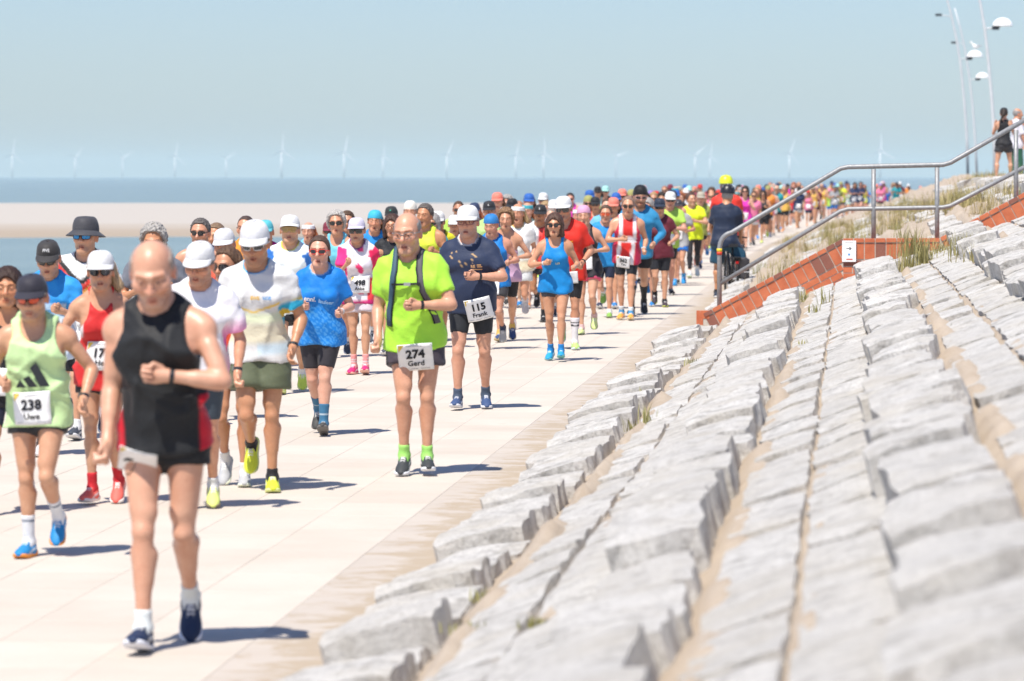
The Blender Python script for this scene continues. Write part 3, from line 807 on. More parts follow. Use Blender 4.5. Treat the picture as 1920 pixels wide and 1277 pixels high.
HK = 1.13
class Figure:
    """a posed body; x to the person's left, -y is where the person faces, z up; metres before scaling"""
    def __init__(s, sex='m', girth=1.0, belly=0.0, legs=((12, 8, 0), (-8, 25, -15)), arms=((-20, 18, 40, 15), (-20, 18, 40, 15)),
                 lean=5, twist=6, head=(4, 0), hands=('fist', 'fist'), arm_scale=1.0, hop=0.0, limb=1.0, abd=(-1.5, -1.5), roll=0., seed=1):
        hv = np.random.default_rng(seed + 77); s.hv = hv.uniform(-1, 1, 8)
        s.sex, s.g, s.belly, s.limb = sex, girth, belly, limb
        tw = rad(twist); s.tp, s.tc = -.35 * tw, .65 * tw
        s.RL = rx(rad(lean)) @ ry(rad(roll)); s.C = A(0, 0, .93)
        s.sw = .178 if sex == 'm' else .152
        s.leg = []
        for i, sd in enumerate((-1, 1)):
            h, k, fp = (rad(v) for v in legs[i]); ab = rad(abd[i])
            Rp = rz(s.tp); hip = s.C + s.RL @ Rp @ A(sd * .090, .0, -.02)
            td = Rp @ A(sd * math.sin(ab), -math.sin(h) * math.cos(ab), -math.cos(h) * math.cos(ab))
            kn = hip + td * .42
            sd_ = Rp @ A(sd * math.sin(ab) * .2, -math.sin(h - k), -math.cos(h - k)); sd_ = nrm(sd_)
            an = kn + sd_ * .405
            RF = Rp @ rz(rad(6) * sd) @ rx(-fp)
            bk = nrm(np.cross(sd_, np.cross(A(0, 1, 0), sd_)))     # calf side
            s.leg.append(dict(hip=hip, kn=kn, an=an, RF=RF, td=td, sd=sd_, bk=bk, side=sd))
        low = min(min((l['an'] + l['RF'] @ A(0, y, -.088))[2] for y in (.06, -.10, -.17)) for l in s.leg)
        sh = A(0, 0, hop - low)
        s.C = s.C + sh
        for l in s.leg:
            for k in ('hip', 'kn', 'an'): l[k] = l[k] + sh
        s.RC = s.RL @ rz(s.tc)
        s.arm = []
        s.tab = TORSO[sex].copy()
        s.tab[:, 1] *= 1 + (girth - 1) * .8; s.tab[:, 2] *= girth
        for i, sd in enumerate((-1, 1)):
          fl0, ab, az, el = (rad(v) for v in arms[i])
          for step in range(14):
            fl = fl0 + rad(5) * step
            shd = s.C + s.RC @ A(sd * s.sw, .012, .455)
            ud = s.RC @ A(sd * math.sin(ab), -math.sin(fl) * math.cos(ab), -math.cos(fl) * math.cos(ab))
            elb = shd + ud * .285 * arm_scale
            fd = rz(s.tc) @ A(-sd * math.sin(az) * math.cos(el), -math.cos(az) * math.cos(el), math.sin(el))
            wr = elb + fd * .245 * arm_scale
            # thumb side up-ish
            up = A(0, 0, 1) - fd * fd[2]
            if np.linalg.norm(up) < .35: up = A(0, -1, 0) - fd * fd[1]
            up = nrm(up); nn = nrm(np.cross(fd, up)) * sd          # back of the hand looks outwards
            P = np.array([wr - fd * .08, wr, wr + fd * .07, wr + fd * .12], f32)
            if s.torso(P, .012, .02).min() > .042: break
          s.arm.append(dict(sh=shd, el=elb, wr=wr, fd=fd, up=up, nn=nn, side=sd, ud=ud, hand=hands[i]))
        s.neck = s.C + s.RC @ A(0, .018, .52)
        s.RH = s.RC @ rz(rad(head[1]) - s.tc) @ rx(rad(head[0]) - rad(lean) * .7)
        s.HC = s.C + s.RC @ A(0, -.012, .575) + s.RH @ A(0, -.012, .110)
        s.top = (s.HC + s.RH @ A(0, .01, .130))[2]
    # -------------------------------------------------- frames
    def to_torso(s, p):
        q = (p - s.C) @ s.RL
        w = np.clip((q[:, 2] + .02) / .36, 0, 1); w = w * w * (3 - 2 * w); th = s.tp + (s.tc - s.tp) * w
        c, n = np.cos(th), np.sin(th)
        return np.stack([q[:, 0] * c + q[:, 1] * n, -q[:, 0] * n + q[:, 1] * c, q[:, 2]], 1).astype(f32)
    def from_torso(s, q):
        q = np.asarray(q, float)
        w = np.clip((q[:, 2] + .02) / .36, 0, 1); w = w * w * (3 - 2 * w); th = s.tp + (s.tc - s.tp) * w
        c, n = np.cos(th), np.sin(th)
        r = np.stack([q[:, 0] * c - q[:, 1] * n, q[:, 0] * n + q[:, 1] * c, q[:, 2]], 1)
        return r @ s.RL.T + s.C
    def head_M(s):
        M = Matrix.Identity(4)
        for i in range(3):
            for j in range(3): M[i][j] = s.RH[i, j] * HK
            M[i][3] = s.HC[i]
        return M
    def foot_M(s, i):
        l = s.leg[i]; M = Matrix.Identity(4)
        for a in range(3):
            for b in range(3): M[a][b] = l['RF'][a, b]
            M[a][3] = l['an'][a]
        return M
    # -------------------------------------------------- pieces
    def loft(s, q, ease=0., flare=0., zhem=-.2):
        z0 = z = q[:, 2]; t = s.tab
        if flare: z = np.maximum(z, -.035)
        a = np.interp(z, t[:, 0], t[:, 1]) + ease; b = np.interp(z, t[:, 0], t[:, 2]) + ease; c = np.interp(z, t[:, 0], t[:, 3])
        if flare:
            ka, kb = (.93, .90) if s.sex == 'm' else (.90, .86)
            a0 = np.interp(.33, t[:, 0], t[:, 1]); b0 = np.interp(.33, t[:, 0], t[:, 2]); lowz = np.clip((.36 - z0) / .06, 0, 1)
            a = np.maximum(a, a0 * ka * lowz + ease); b = np.maximum(b, b0 * kb * lowz + ease)
        if flare: fl = np.clip((.26 - z0) / .38, 0, 1.25) * flare; a = a + fl; b = b + fl
        y = q[:, 1] - c
        if s.belly:
            bl = s.belly * np.exp(-((z - .10) / .13) ** 2); b2 = np.where(y < 0, b + bl, b); a = a + bl * .35
        else: b2 = b
        r = (np.abs(q[:, 0] / a) ** 2.35 + np.abs(y / b2) ** 2.35) ** (1 / 2.35)
        d = (r - 1) * np.minimum(a, b2) * .95
        return smax(d, np.maximum(z0 - .57, (-.26 if flare else -.18) - z0), .03)
    def torso(s, p, ease=0., flare=0.):
        q = s.to_torso(p); d = s.loft(q, ease, flare); g = s.g
        if s.sex == 'f':
            for sd in (-1, 1): d = smin(d, ell(q, (sd * .068 * g, -.080 * g, .305), (.068 * g + ease, .058 * g + ease, .066 + ease)), .035)
        else:
            for sd in (-1, 1): d = smin(d, ell(q, (sd * .078 * g, -.075 * g, .345), (.082 * g + ease, .045 + ease, .060 + ease)), .04)
        for sd in (-1, 1):
            d = smin(d, ell(q, (sd * .075, .062, -.055), (.085 * g + ease, .078 * g + ease, .085 + ease)), .04)
            d = smin(d, cone(q, (sd * .045, .028, .555), (sd * (s.sw - .03), .018, .478), .030 + ease, .040 + ease), .04)
        return d
    def leg_d(s, p, i, ease=0., upper_only=False, thigh_ease=None):
        l = s.leg[i]; L = s.limb; hip, kn, an, bk = l['hip'], l['kn'], l['an'], l['bk']
        e = ease; f = 1.06 if s.sex == 'f' else 1.0
        d = cone(p, hip + A(0, 0, .0), kn, .088 * L * f + e, .045 * L + e)
        d = smin(d, cone(p, hip + (kn - hip) * .25 + A(l['side'] * .006, -.018, 0), hip + (kn - hip) * .75 + A(0, -.012, 0), .068 * L * f + e, .046 * L + e), .03)
        d = smin(d, sph(p, hip + (kn - hip) * .80 + A(-l['side'] * .022, -.016, 0) * L, .034 * L + e), .03)      # inner quad above the knee
        if upper_only: return d
        fw = -bk
        d = smin(d, sph(p, kn + fw * .014 - l['sd'] * .002, .036 * L + e), .025)
        d = smin(d, cone(p, kn, an, .045 * L + e, .030 * L + e), .010)
        d = smin(d, cone(p, kn + l['sd'] * .085 + bk * .024 + A(l['side'] * .016, 0, 0), kn + l['sd'] * .20 + bk * .010, .043 * L + e, .033 * L + e), .025)
        d = smin(d, cone(p, kn + l['sd'] * .10 + bk * .024 - A(l['side'] * .018, 0, 0), kn + l['sd'] * .22 + bk * .010, .042 * L + e, .032 * L + e), .025)
        d = smin(d, cone(p, an, an + l['RF'] @ A(0, -.07, -.045), .032 * L + e, .026 + e), .02)
        for m in (-1, 1): d = smin(d, sph(p, an + A(m * .026 * L, .004, .006), .014 + e), .012)
        return d
    def arm_d(s, p, i, ease=0., hand=True, upper_only=False):
        a = s.arm[i]; L = s.limb * (.90 if s.sex == 'f' else 1.0); e = ease; sh, el, wr = a['sh'], a['el'], a['wr']
        d = cone(p, sh, el, .047 * L + e, .036 * L + e)
        d = smin(d, sph(p, sh + a['ud'] * .03 + A(a['side'] * .008, 0, .0), .056 * L + e), .03)
        d = smin(d, cone(p, sh + (el - sh) * .42 + A(0, -.012, 0), sh + (el - sh) * .72 + A(0, -.010, 0), .037 * L + e, .033 * L + e), .02)
        if upper_only: return d
        d = smin(d, cone(p, el, wr, .036 * L + e, .0255 * L + e), .008)
        d = smin(d, cone(p, el + (wr - el) * .12, el + (wr - el) * .45, .039 * L + e, .033 * L + e), .02)
        if hand: d = smin(d, s.hand_d(p, i), .012)
        return d
    def hand_d(s, p, i):
        a = s.arm[i]; wr, f, u, n = a['wr'], a['fd'], a['up'], a['nn']     # n points out of the back of the hand
        k = .92 if s.sex == 'f' else 1.0
        R = np.stack([f, u, n], 1).astype(f32); q = ((p - wr.astype(f32)) @ R) / k     # x along, y towards the thumb, z back of hand
        d = ell(q, (.045, 0, 0), (.056, .040, .018))
        d = smin(d, cone(q, (-.02, 0, 0), (.02, 0, 0), .026, .026), .02)
        curl = {'fist': (70, 165), 'relax': (30, 80), 'open': (12, 30)}[a['hand']]
        for j, y in enumerate((.029, .010, -.010, -.028)):
            ln = (.042, .046, .043, .035)[j]
            b0 = A(.082 - .004 * abs(j - 1.2), y, .003); c1, c2 = rad(curl[0] + 5 * j), rad(curl[1] + 6 * j)
            b1 = b0 + A(math.cos(c1), 0, -math.sin(c1)) * ln; b2 = b1 + A(math.cos(c2), 0, -math.sin(c2)) * ln * .78
            g = np.minimum(cone(q, b0, b1, .0105, .0095), cone(q, b1, b2, .0095, .0078))
            d = smin(d, g, .005)
        t0 = A(.018, .030, -.004); t1 = A(.050, .052 if a['hand'] != 'fist' else .044, -.018); t2 = A(.078, .044 if a['hand'] != 'fist' else .022, -.030)
        d = smin(d, np.minimum(cone(q, t0, t1, .014, .011), cone(q, t1, t2, .011, .008)), .007)
        return d * k
    def head_d(s, p):
        q = ((p - s.HC.astype(f32)) @ s.RH).astype(f32) / HK; v = s.hv; q = q * np.array([1 - .035 * v[0], 1, 1 - .03 * v[1]], f32); x = np.abs(q[:, 0]); m = np.stack([x, q[:, 1], q[:, 2]], 1)
        F = s.sex == 'f'
        d = ell(m, (0, .016, .034), (.076, .097, .089))
        d = smin(d, ell(m, (0, -.012, -.022), (.063, .078, .088)), .03)
        d = smin(d, cone(m, (.0, -.066, -.092), (.014, -.066, -.094), .024 if F else .027, .022), .03)           # chin
        d = smin(d, cone(m, (.048, .000, -.062), (.020, -.058, -.090), (.018 if F else .022) + .004 * v[6], .018 + .003 * v[6]), .02)          # jaw line
        d = smin(d, sph(m, (.042 + .003 * v[4], -.062, -.010 - .006 * v[5]), .025 + .003 * v[4]), .025)                                                    # cheek
        d = smin(d, cone(m, (.008, -.087, .032), (.046, -.070, .032), .012 if F else .015, .012), .012)          # brow
        d = smax(d, -sph(m, (.032, -.104, .010), .0185), .014)                                                   # socket
        d = smin(d, sph(m, (.032, -.0775, .0095), .0150), .004)                                                  # eyeball with lids
        d = smin(d, cone(m, (0, -.089, .018), (0, -.111 - .006 * v[2], -.020 - .004 * v[3]), .0085, .0125 + .002 * v[2]), .010)                            # nose
        d = smin(d, sph(m, (.012, -.098, -.024), .0095), .007)
        d = smax(d, -cone(m, (0, -.104, -.0645), (.022, -.094, -.0645), .0035 + .003 * (v[7] > 0), .002), .004)                      # mouth line
        d = smin(d, cone(m, (0, -.0905, -.0575), (.019, -.083, -.060), .0075, .004), .005)
        d = smin(d, cone(m, (0, -.0890, -.0715), (.017, -.082, -.069), .0085, .004), .005)
        ear = ell(m, (.079, .018, -.002), (.011, .021, .033)); ear = smax(ear, -ell(m, (.092, .012, .002), (.010, .012, .020)), .006)
        d = smin(d, ear, .006)
        return d * HK
    def neck_d(s, p):
        a = s.C + s.RC @ A(0, .020, .49); b = s.HC + s.RH @ A(0, .018, -.055)
        r = .052 if s.sex == 'f' else .061 * (.6 + .4 * s.g)
        return cone(p, a, b, r + .006, r)
    def boxed(s, p, fn, lo, hi, mg=.09, far=.09):
        """evaluate fn only near its own box"""
        lo = np.asarray(lo) - mg; hi = np.asarray(hi) + mg
        m = ((p > lo.astype(f32)) & (p < hi.astype(f32))).all(1); d = np.full(len(p), far, f32)
        if m.any(): d[m] = np.minimum(fn(p[m]), far * 3)
        return d
    def body(s, p):
        z = p[:, 2]
        tb = s.boxed(p, s.torso, s.C - A(.30, .30, .22), s.C + A(.30, .32, .64))
        for i in (0, 1):
            l = s.leg[i]; P = np.array([l['hip'], l['kn']])
            tb = smin(tb, s.boxed(p, lambda w: s.leg_d(w, i, 0, True), P.min(0) - .1, P.max(0) + .1), .022)
            a = s.arm[i]; P = np.array([a['sh'], a['el']])
            tb = smin(tb, s.boxed(p, lambda w: s.arm_d(w, i, 0, False, True), P.min(0) - .07, P.max(0) + .07), .035)
        hd = s.boxed(p, lambda w: smin(s.head_d(w), s.neck_d(w), .022), s.HC - .16, s.HC + .16)
        nk = s.boxed(p, s.neck_d, s.HC - A(.1, .12, .25), s.HC + A(.1, .12, 0))
        d = smin(smin(tb, nk, .035), hd, .012)
        for i in (0, 1):
            l = s.leg[i]; P = np.array([l['hip'], l['kn'], l['an']])
            d = np.minimum(d, s.boxed(p, lambda w: s.leg_d(w, i), P.min(0) - .12, P.max(0) + .12))
            a = s.arm[i]; P = np.array([a['sh'], a['el'], a['wr'], a['wr'] + a['fd'] * .15])
            d = np.minimum(d, s.boxed(p, lambda w: s.arm_d(w, i), P.min(0) - .09, P.max(0) + .09))
        return d
    def bounds(s):
        P = [s.HC + A(0, 0, .15), s.HC - .13, s.HC + .13, s.C + .22, s.C - .22]
        for l in s.leg: P += [l['hip'], l['kn'] - .1, l['kn'] + .1, l['an'] + .1, l['an'] - .11, l['an'] + l['RF'] @ A(0, -.1, -.06)]
        for a in s.arm: P += [a['sh'] + .09, a['sh'] - .09, a['el'] + .08, a['el'] - .08, a['wr'] + a['fd'] * .16 + .06, a['wr'] + a['fd'] * .16 - .06]
        P = np.array(P); return P.min(0) - .03, P.max(0) + .03

def wrinkle(q, seed, amp):
    r = np.random.default_rng(seed); s = np.zeros(len(q), f32)
    for i in range(5):
        k = r.normal(size=3); k[2] *= 1.5; k[1] *= .6; k = k / np.linalg.norm(k) * r.uniform(16, 46)
        k2 = r.normal(size=3) * 9
        ph = q @ k.astype(f32) + 1.6 * np.sin(q @ k2.astype(f32) + r.uniform(0, 6)) + r.uniform(0, 6)
        s += (1 - np.abs(np.sin(ph * .5))) ** 2 * r.uniform(.4, 1)
    return (s - .9) * amp

def mesh_body(fig, h, hh):
    """whole body; head and hands meshed finer; returns mesh with face colouring"""
    lo, hi = fig.bounds()
    v, q = surfnet(fig.body, lo, hi, h)
    def sel(p):     # >0 inside the fine region
        out = (p - fig.HC) @ fig.RH[:, 2] + .115
        for a in fig.arm:
            b = (p - a['wr']) @ a['fd'] + .012
            near = np.linalg.norm(p - a['wr'] - a['fd'] * .06, axis=1) < .13
            out = np.maximum(out, np.where(near, b, -1))
        return out
    c = v[q].mean(1); sd = sel(c)
    v0, q0 = compact(v, q[sd < h * .8])
    vs, qs = [v0], [q0]; off = len(v0)
    boxes = [(fig.HC - .19, fig.HC + .19)]
    for a in fig.arm:
        m = a['wr'] + a['fd'] * .06; boxes.append((m - .12, m + .12))
    for lo, hi in boxes:
        v, q = surfnet(fig.body, lo, hi, hh)
        if not len(q): continue
        c = v[q].mean(1); k = sel(c) > -hh * .6
        if lo is not boxes[0][0]:
            k &= np.linalg.norm(c - (lo + hi) / 2, axis=1) < .125
        v, q = compact(v, q[k]); vs.append(v); qs.append(q + off); off += len(v)
    return np.concatenate(vs), np.concatenate(qs)

def face_tint(fig, v, stubble=0., brow=(.30, .22, .18), beard=None):
    """lips, brows, eyes, ears, stubble: the colours of a face"""
    q = (v - fig.HC) @ fig.RH / HK; x = np.abs(q[:, 0]); y, z = q[:, 1], q[:, 2]; n = len(v)
    t = np.ones((n, 3), f32)
    front = y < -.035
    def put(m, c): t[m] = t[m] * np.array(c, f32)
    def w(d, a): return np.clip(1 - d / a, 0, 1)[:, None]
    near = np.linalg.norm(q, axis=1) < .17
    ck = w(np.hypot(x - .042, z + .02), .04) * front[:, None] * near[:, None]; t *= 1 - ck * np.array([.0, .14, .14])
    ns = w(np.hypot(x, z + .012), .03) * (y < -.09)[:, None]; t *= 1 - ns * np.array([.0, .16, .16])
    put(near & (x > .07) & (np.abs(z) < .04), (1, .80, .78))
    if stubble: 
        m = near & (y < .0) & (z < -.035) & (z > -.13); put(m & ~((x < .024) & (z > -.078) & (z < -.052) & (y < -.085)), (1 - .3 * stubble, 1 - .2 * stubble, 1 - .12 * stubble))
    if beard is not None:
        m = near & (y < -.01) & (((z < -.045) & (x < .06)) | ((z < -.03) & (x > .045))) & (z > -.135) & ~((x < .022) & (z > -.076) & (z < -.055))
        t[m] = beard
    put(near & front & (x < .022) & (z > -.079) & (z < -.052) & (y < -.086), (.97, .74, .72))
    put(near & front & (x < .018) & (np.abs(z + .0645) < .004 + .0025 * (fig.hv[7] > 0)), (.34, .20, .20))
    put(near & front & (x > .012) & (x < .052) & (np.abs(z - .033 - .1 * (x - .03)) < .0062), brow)
    e = np.hypot((x - .032) / .0145, (z - .009) / .0058)
    put(near & front & (e < 1), (.95, 1.05, 1.15)); put(near & front & (np.hypot(x - .032, z - .009) < .0058), (.16, .14, .16))
    put(near & front & (e >= 1) & (e < 1.45) & (z > .009), (.55, .42, .40))
    return np.clip(t, 0, 1.7)

# ---------------------------------------------------------------- shared head-wear, hair, eyewear, shoes (head / foot coordinates)
SHARED = {}
def head_shell(p, e=0.):
    d = ell(p, (0, .016, .034), (.076 + e, .097 + e, .089 + e)); return d
def hnoise(p, f, seed):
    r = np.random.default_rng(seed); s = np.zeros(len(p), f32)
    for i in range(4):
        k = r.normal(size=3) * f * 1.5 ** i; s += np.sin(p @ k.astype(f32) + r.uniform(0, 6) + 1.4 * np.sin(p @ (r.normal(size=3) * f).astype(f32))) / 1.4 ** i
    return s / 2
def make_hair(kind):
    def line(y): return np.interp(y, [-.12, -.072, -.050, -.036, -.016, .008, .04, .13], [.100, .098, .088, .052, .020, .0, -.04, -.072])
    def fn(p):
        x, y, z = p[:, 0], p[:, 1], p[:, 2]; ax = np.abs(x)
        if kind in ('short', 'sides', 'under'):
            n = hnoise(p * np.array([1, 1, .6], f32), 95, 3) * (.0075 if kind == 'short' else .0025)
            d = head_shell(p, .011 if kind == 'short' else .006) + n
            d = smax(d, line(y) - z, .008)
            if kind == 'sides': d = smax(d, z - .068 - .25 * np.clip(y, 0, .1), .01); d = smax(d, -(y + .02), .01)
            if kind == 'under': d = smax(d, z - .062, .006)
            return d
        if kind == 'crop':
            d = head_shell(p, .005) + hnoise(p, 140, 9) * .0022; d = smax(d, line(y) - z + .004, .006); return d
        if kind == 'curly':
            d = smin(head_shell(p, .024), ell(p, (0, .05, .0), (.088, .075, .10)), .03) + hnoise(p, 75, 5) * .010
            return smax(d, line(y) - z - .018 * (y > 0) - np.clip(ax - .05, 0, .1) * .9, .012)
        if kind == 'bob':
            d = smin(head_shell(p, .018), ell(p, (0, .035, -.03), (.098, .088, .115)), .03)
            d = smin(d, cone(np.stack([ax, y, z], 1), (.075, -.02, .03), (.082, .0, -.10), .022, .026), .02) + hnoise(p * np.array([1, 1, .25], f32), 85, 6) * .005
            face = ell(p, (0, -.095, -.035), (.066, .085, .118)); return smax(smax(d, -face, .01), -.135 - z, .01)
        if kind == 'pony':
            d = smax(head_shell(p, .009), line(y) - z, .008)
            d = smin(d, cone(p, (.0, .105, .05), (.015, .15, -.02), .026, .030), .015); d = smin(d, cone(p, (.015, .15, -.02), (.075, .125, -.15), .030, .012), .02)
            return d + hnoise(p * np.array([1, 1, .3], f32), 90, 7) * .003
        if kind == 'long':
            d = smax(head_shell(p, .011), line(y) - z, .008)
            d = smin(d, cone(np.stack([ax, y, z], 1), (.066, .03, .03), (.088, .05, -.11), .030, .032), .03); d = smin(d, ell(p, (0, .07, -.03), (.085, .06, .11)), .03)
            return d + hnoise(p * np.array([1, 1, .3], f32), 85, 8) * .007
        if kind == 'loose':   # long hair blown to one side under a cap or band
            d = smax(head_shell(p, .008), np.maximum(line(y) - z, z - .07), .008)
            d = smin(d, cone(p, (.06, .05, .01), (.105, .06, -.09), .034, .036), .03); d = smin(d, cone(p, (.02, .09, .02), (.08, .09, -.12), .040, .030), .03)
            return d + hnoise(p * np.array([1, 1, .3], f32), 80, 8) * .006
    v, q = surfnet(fn, (-.16, -.16, -.20), (.17, .22, .17), .0062)
    return mesh_np('hair_' + kind, v, q, True, MATS['hair'])
def dome_pts(ex, base_f, base_b, top, n=24, m=8, ph0=0, ph1=2 * math.pi, bul=.62):
    P = []
    for i in range(m + 1):
        t = i / m * .985; r = math.cos(t * math.pi / 2) ** bul; zz = math.sin(t * math.pi / 2); row = []
        for k in range(n + 1):
            a = ph0 + (ph1 - ph0) * k / n
            bx, by = (.080 + ex) * math.cos(a), .014 + (.100 + ex) * math.sin(a); bz = base_f + (base_b - base_f) * (math.sin(a) * .5 + .5)
            cr = 1 + (.018 * math.sin(5 * a + 7 * t) * math.sin(3.1 * t + 1) + .012 * math.sin(9 * a - 5 * t)) * min(1, t * 3)
            row.append((bx * r * cr, .014 + (by - .014) * r * cr, bz + (top - bz) * zz))
        P.append(row)
    return P
def make_cap(kind):
    out = {}
    b = MB()
    if kind in ('cap', 'softcap'):
        b.grid([r[::-1] for r in dome_pts(.005, .053, .010, .132, bul=.52)][::-1]); b.box((0, .014, .132), (.014, .014, .006))
    elif kind == 'visor':
        b.plate([[(p[0], p[1], p[2]) for p in r] for r in dome_pts(.006, .050, .016, .136)[:3]], (0, 0, .0015))
    elif kind == 'band':
        b.plate([[p for p in r] for r in dome_pts(.006, .052, .012, .136)[:4]], (0, 0, .0015))
    elif kind == 'bandana':
        b.grid([r[::-1] for r in dome_pts(.007, .050, .004, .134)][::-1]); b.tube([(0, .115, .02), (.03, .15, -.01), (.06, .15, -.06)], [.014, .016, .006], 8)
    elif kind == 'beanie':
        b.grid([r[::-1] for r in dome_pts(.008, .046, .004, .145)][::-1])
    elif kind == 'bucket':
        b.grid([r[::-1] for r in dome_pts(.012, .052, .030, .148, bul=.38)][::-1])
    elif kind == 'helmet':
        b.grid([r[::-1] for r in dome_pts(.026, .052, .035, .168, bul=.55)][::-1])
    out['crown'] = b.mesh(kind + '_crown', MATS['plain_cloth'] if kind != 'helmet' else MATS['plastic'], True)
    b = MB()
    if kind in ('cap', 'softcap', 'visor'):
        P = []
        for i in range(6):
            t = i / 5; row = []
            for k in range(15):
                a = rad(-158 + 136 * k / 14); c = math.sin(math.pi * k / 14) ** .55
                e = .004 + t * .080 * c
                row.append(((.084 + e * .30) * math.cos(a), .014 + (.104 + e) * math.sin(a), .052 - .019 * t * c - (.084 * math.cos(a)) ** 2 * (1.2 + 2.6 * t)))
            P.append(row)
        b.plate(P, (0, 0, .004)); out['visor_brim'] = b.mesh('visor_brim', MATS['plain_cloth'], True)
    elif kind == 'bucket':
        P = [[((.092 + .045 * t) * math.cos(a), .014 + (.112 + .045 * t) * math.sin(a), .052 - .022 * (math.sin(a) * .5 + .5) - .034 * t) for a in [2 * math.pi * k / 28 for k in range(29)]] for t in (0, .35, .7, 1)]
        b.plate(P, (0, 0, .004)); out['hat_brim'] = b.mesh('hat_brim', MATS['plain_cloth'], True)
    elif kind == 'helmet':
        for k in range(5):
            x = (k - 2) * .03; b.tube([(x, -.095 + abs(x) * .5, .10), (x * 1.1, -.03, .172 - abs(x) * .5), (x * 1.1, .07, .172 - abs(x) * .5), (x, .125 - abs(x) * .5, .10)], .008, 6)
        out['helmet_rib'] = b.mesh('helmet_rib', MATS['plastic'], True)
    return out
def make_eyewear(kind):
    """front shell as lenses, with frame"""
    L = MB(); Fm = MB()
    def yy(x): return -.1075 + 9.0 * x * x
    if kind == 'mask':
        P = [[(x, yy(x) - .006 + .10 * abs(z - .012) * (1 - abs(x) / .07), z) for x in np.linspace(-.066, .066, 15)] for z in np.linspace(-.022 + 0, .034, 5)]
        P = [[(x, y, z if z > 0 or abs(x) > .014 else z + .010 * (1 - abs(x) / .014)) for x, y, z in r] for r in P]
        L.plate(P, (0, .0025, 0)); Fm.tube([(x, yy(x) - .006, .034) for x in np.linspace(-.067, .067, 13)], .0042, 6)
    else:
        hgt = {'sun': (.018, .0235), 'specs': (.016, .023), 'round': (.021, .0225)}[kind]
        for s in (-1, 1):
            cx, cz = s * .034, .009; ring = []; n = 16
            for k in range(n):
                a = 2 * math.pi * k / n; ex = .62 if kind != 'round' else 1.0
                c_, s_ = math.cos(a), math.sin(a)
                ux = cx + (hgt[1] + .003) * math.copysign(abs(c_) ** ex, c_); uz = cz + hgt[0] * math.copysign(abs(s_) ** ex, s_)
                ring.append((ux, yy(ux) - .001, uz))
            c = (cx, yy(cx) - .0025, cz)
            if kind != 'specs':
                L.add(ring + [c], [(k, (k + 1) % n, n) for k in range(n)]); Fm.tube([(x, y + .001, z) for x, y, z in ring], .0030, 6, True)
            else: Fm.tube(ring, .0019, 6, True)
        Fm.tube([(-.012, yy(.012) - .002, .013), (0, yy(0) - .004, .015), (.012, yy(.012) - .002, .013)], .0026, 6)
    for s in (-1, 1): Fm.tube([(s * .063, yy(.063), .016), (s * .077, -.045, .016), (s * .083, .015, .012), (s * .081, .035, -.008)], .0030, 6)
    out = {'frame': Fm.mesh(kind + '_frame', MATS['plastic'], True)}
    if L.v: out['lens'] = L.mesh(kind + '_lens', MATS['lens'], True)
    return out
def make_shoe(lod):
    def up(p):
        x, y, z = p[:, 0], p[:, 1], p[:, 2]
        d = ell(p, (0, -.045, -.052), (.041, .105, .036)); d = smin(d, ell(p, (0, -.125, -.058), (.044, .072, .030)), .03)
        d = smin(d, ell(p, (0, .030, -.048), (.034, .044, .046)), .02); d = smin(d, cone(p, (0, .012, .0), (0, -.01, -.05), .039, .040), .025)
        d = smin(d, cone(p, (0, -.028, .006), (0, -.09, -.035), .022, .026), .02)
        d = smax(d, z - .010 + .15 * (y - .01) * 0 - np.where(y > .035, (y - .035) * .5, 0), .006)
        return smax(d, -.072 - z, .006)
    def so(p):
        x, y, z = p[:, 0], p[:, 1], p[:, 2]
        w = np.interp(y, [-.20, -.15, -.10, -.04, .02, .06, .085], [.036, .050, .050, .041, .038, .039, .034])
        o = smax(np.abs(x) - w, np.maximum(-.192 - y, y - .080), .035)
        zb = -.088 + np.clip(-.13 - y, 0, .1) * .28 + np.clip(y - .05, 0, .1) * .3
        zt = -.060 + np.clip(y + .02, 0, .1) * .10 + np.clip(-.14 - y, 0, .1) * .22
        return smax(o, np.maximum(zb - z, z - zt), .008)
    v, q = surfnet(up, (-.07, -.22, -.10), (.07, .11, .05), lod); mu = mesh_np('shoe_upper', v, q, True, MATS['shoe_upper'])
    lace = ((np.abs(v[:, 0]) < .017) & (v[:, 1] < -.015) & (v[:, 1] > -.10) & (v[:, 2] > -.045) & (np.sin(v[:, 1] * 420) > -.2)).astype(f32)
    side = np.clip(1 - np.abs((v[:, 2] + .045) - .25 * (v[:, 1] + .05)) / .011, 0, 1) * ((np.abs(v[:, 0]) > .026) & (v[:, 1] < .03) & (v[:, 1] > -.12))
    heel = np.clip((v[:, 1] - .03) / .03, 0, 1)
    set_col(mu, 'acc', np.stack([np.maximum(lace * .8, side * .9), heel * .7, heel * 0], 1))
    v, q = surfnet(so, (-.07, -.22, -.11), (.07, .11, -.03), lod); ms = mesh_np('shoe_sole', v, q, True, MATS['shoe_sole'])
    return mu, ms
def shared(kind, name, *a):
    k = (kind, name) + a
    if k not in SHARED:
        SHARED[k] = {'hair': make_hair, 'cap': make_cap, 'eye': make_eyewear, 'shoe': make_shoe}[kind](name, *a)
    return SHARED[k]

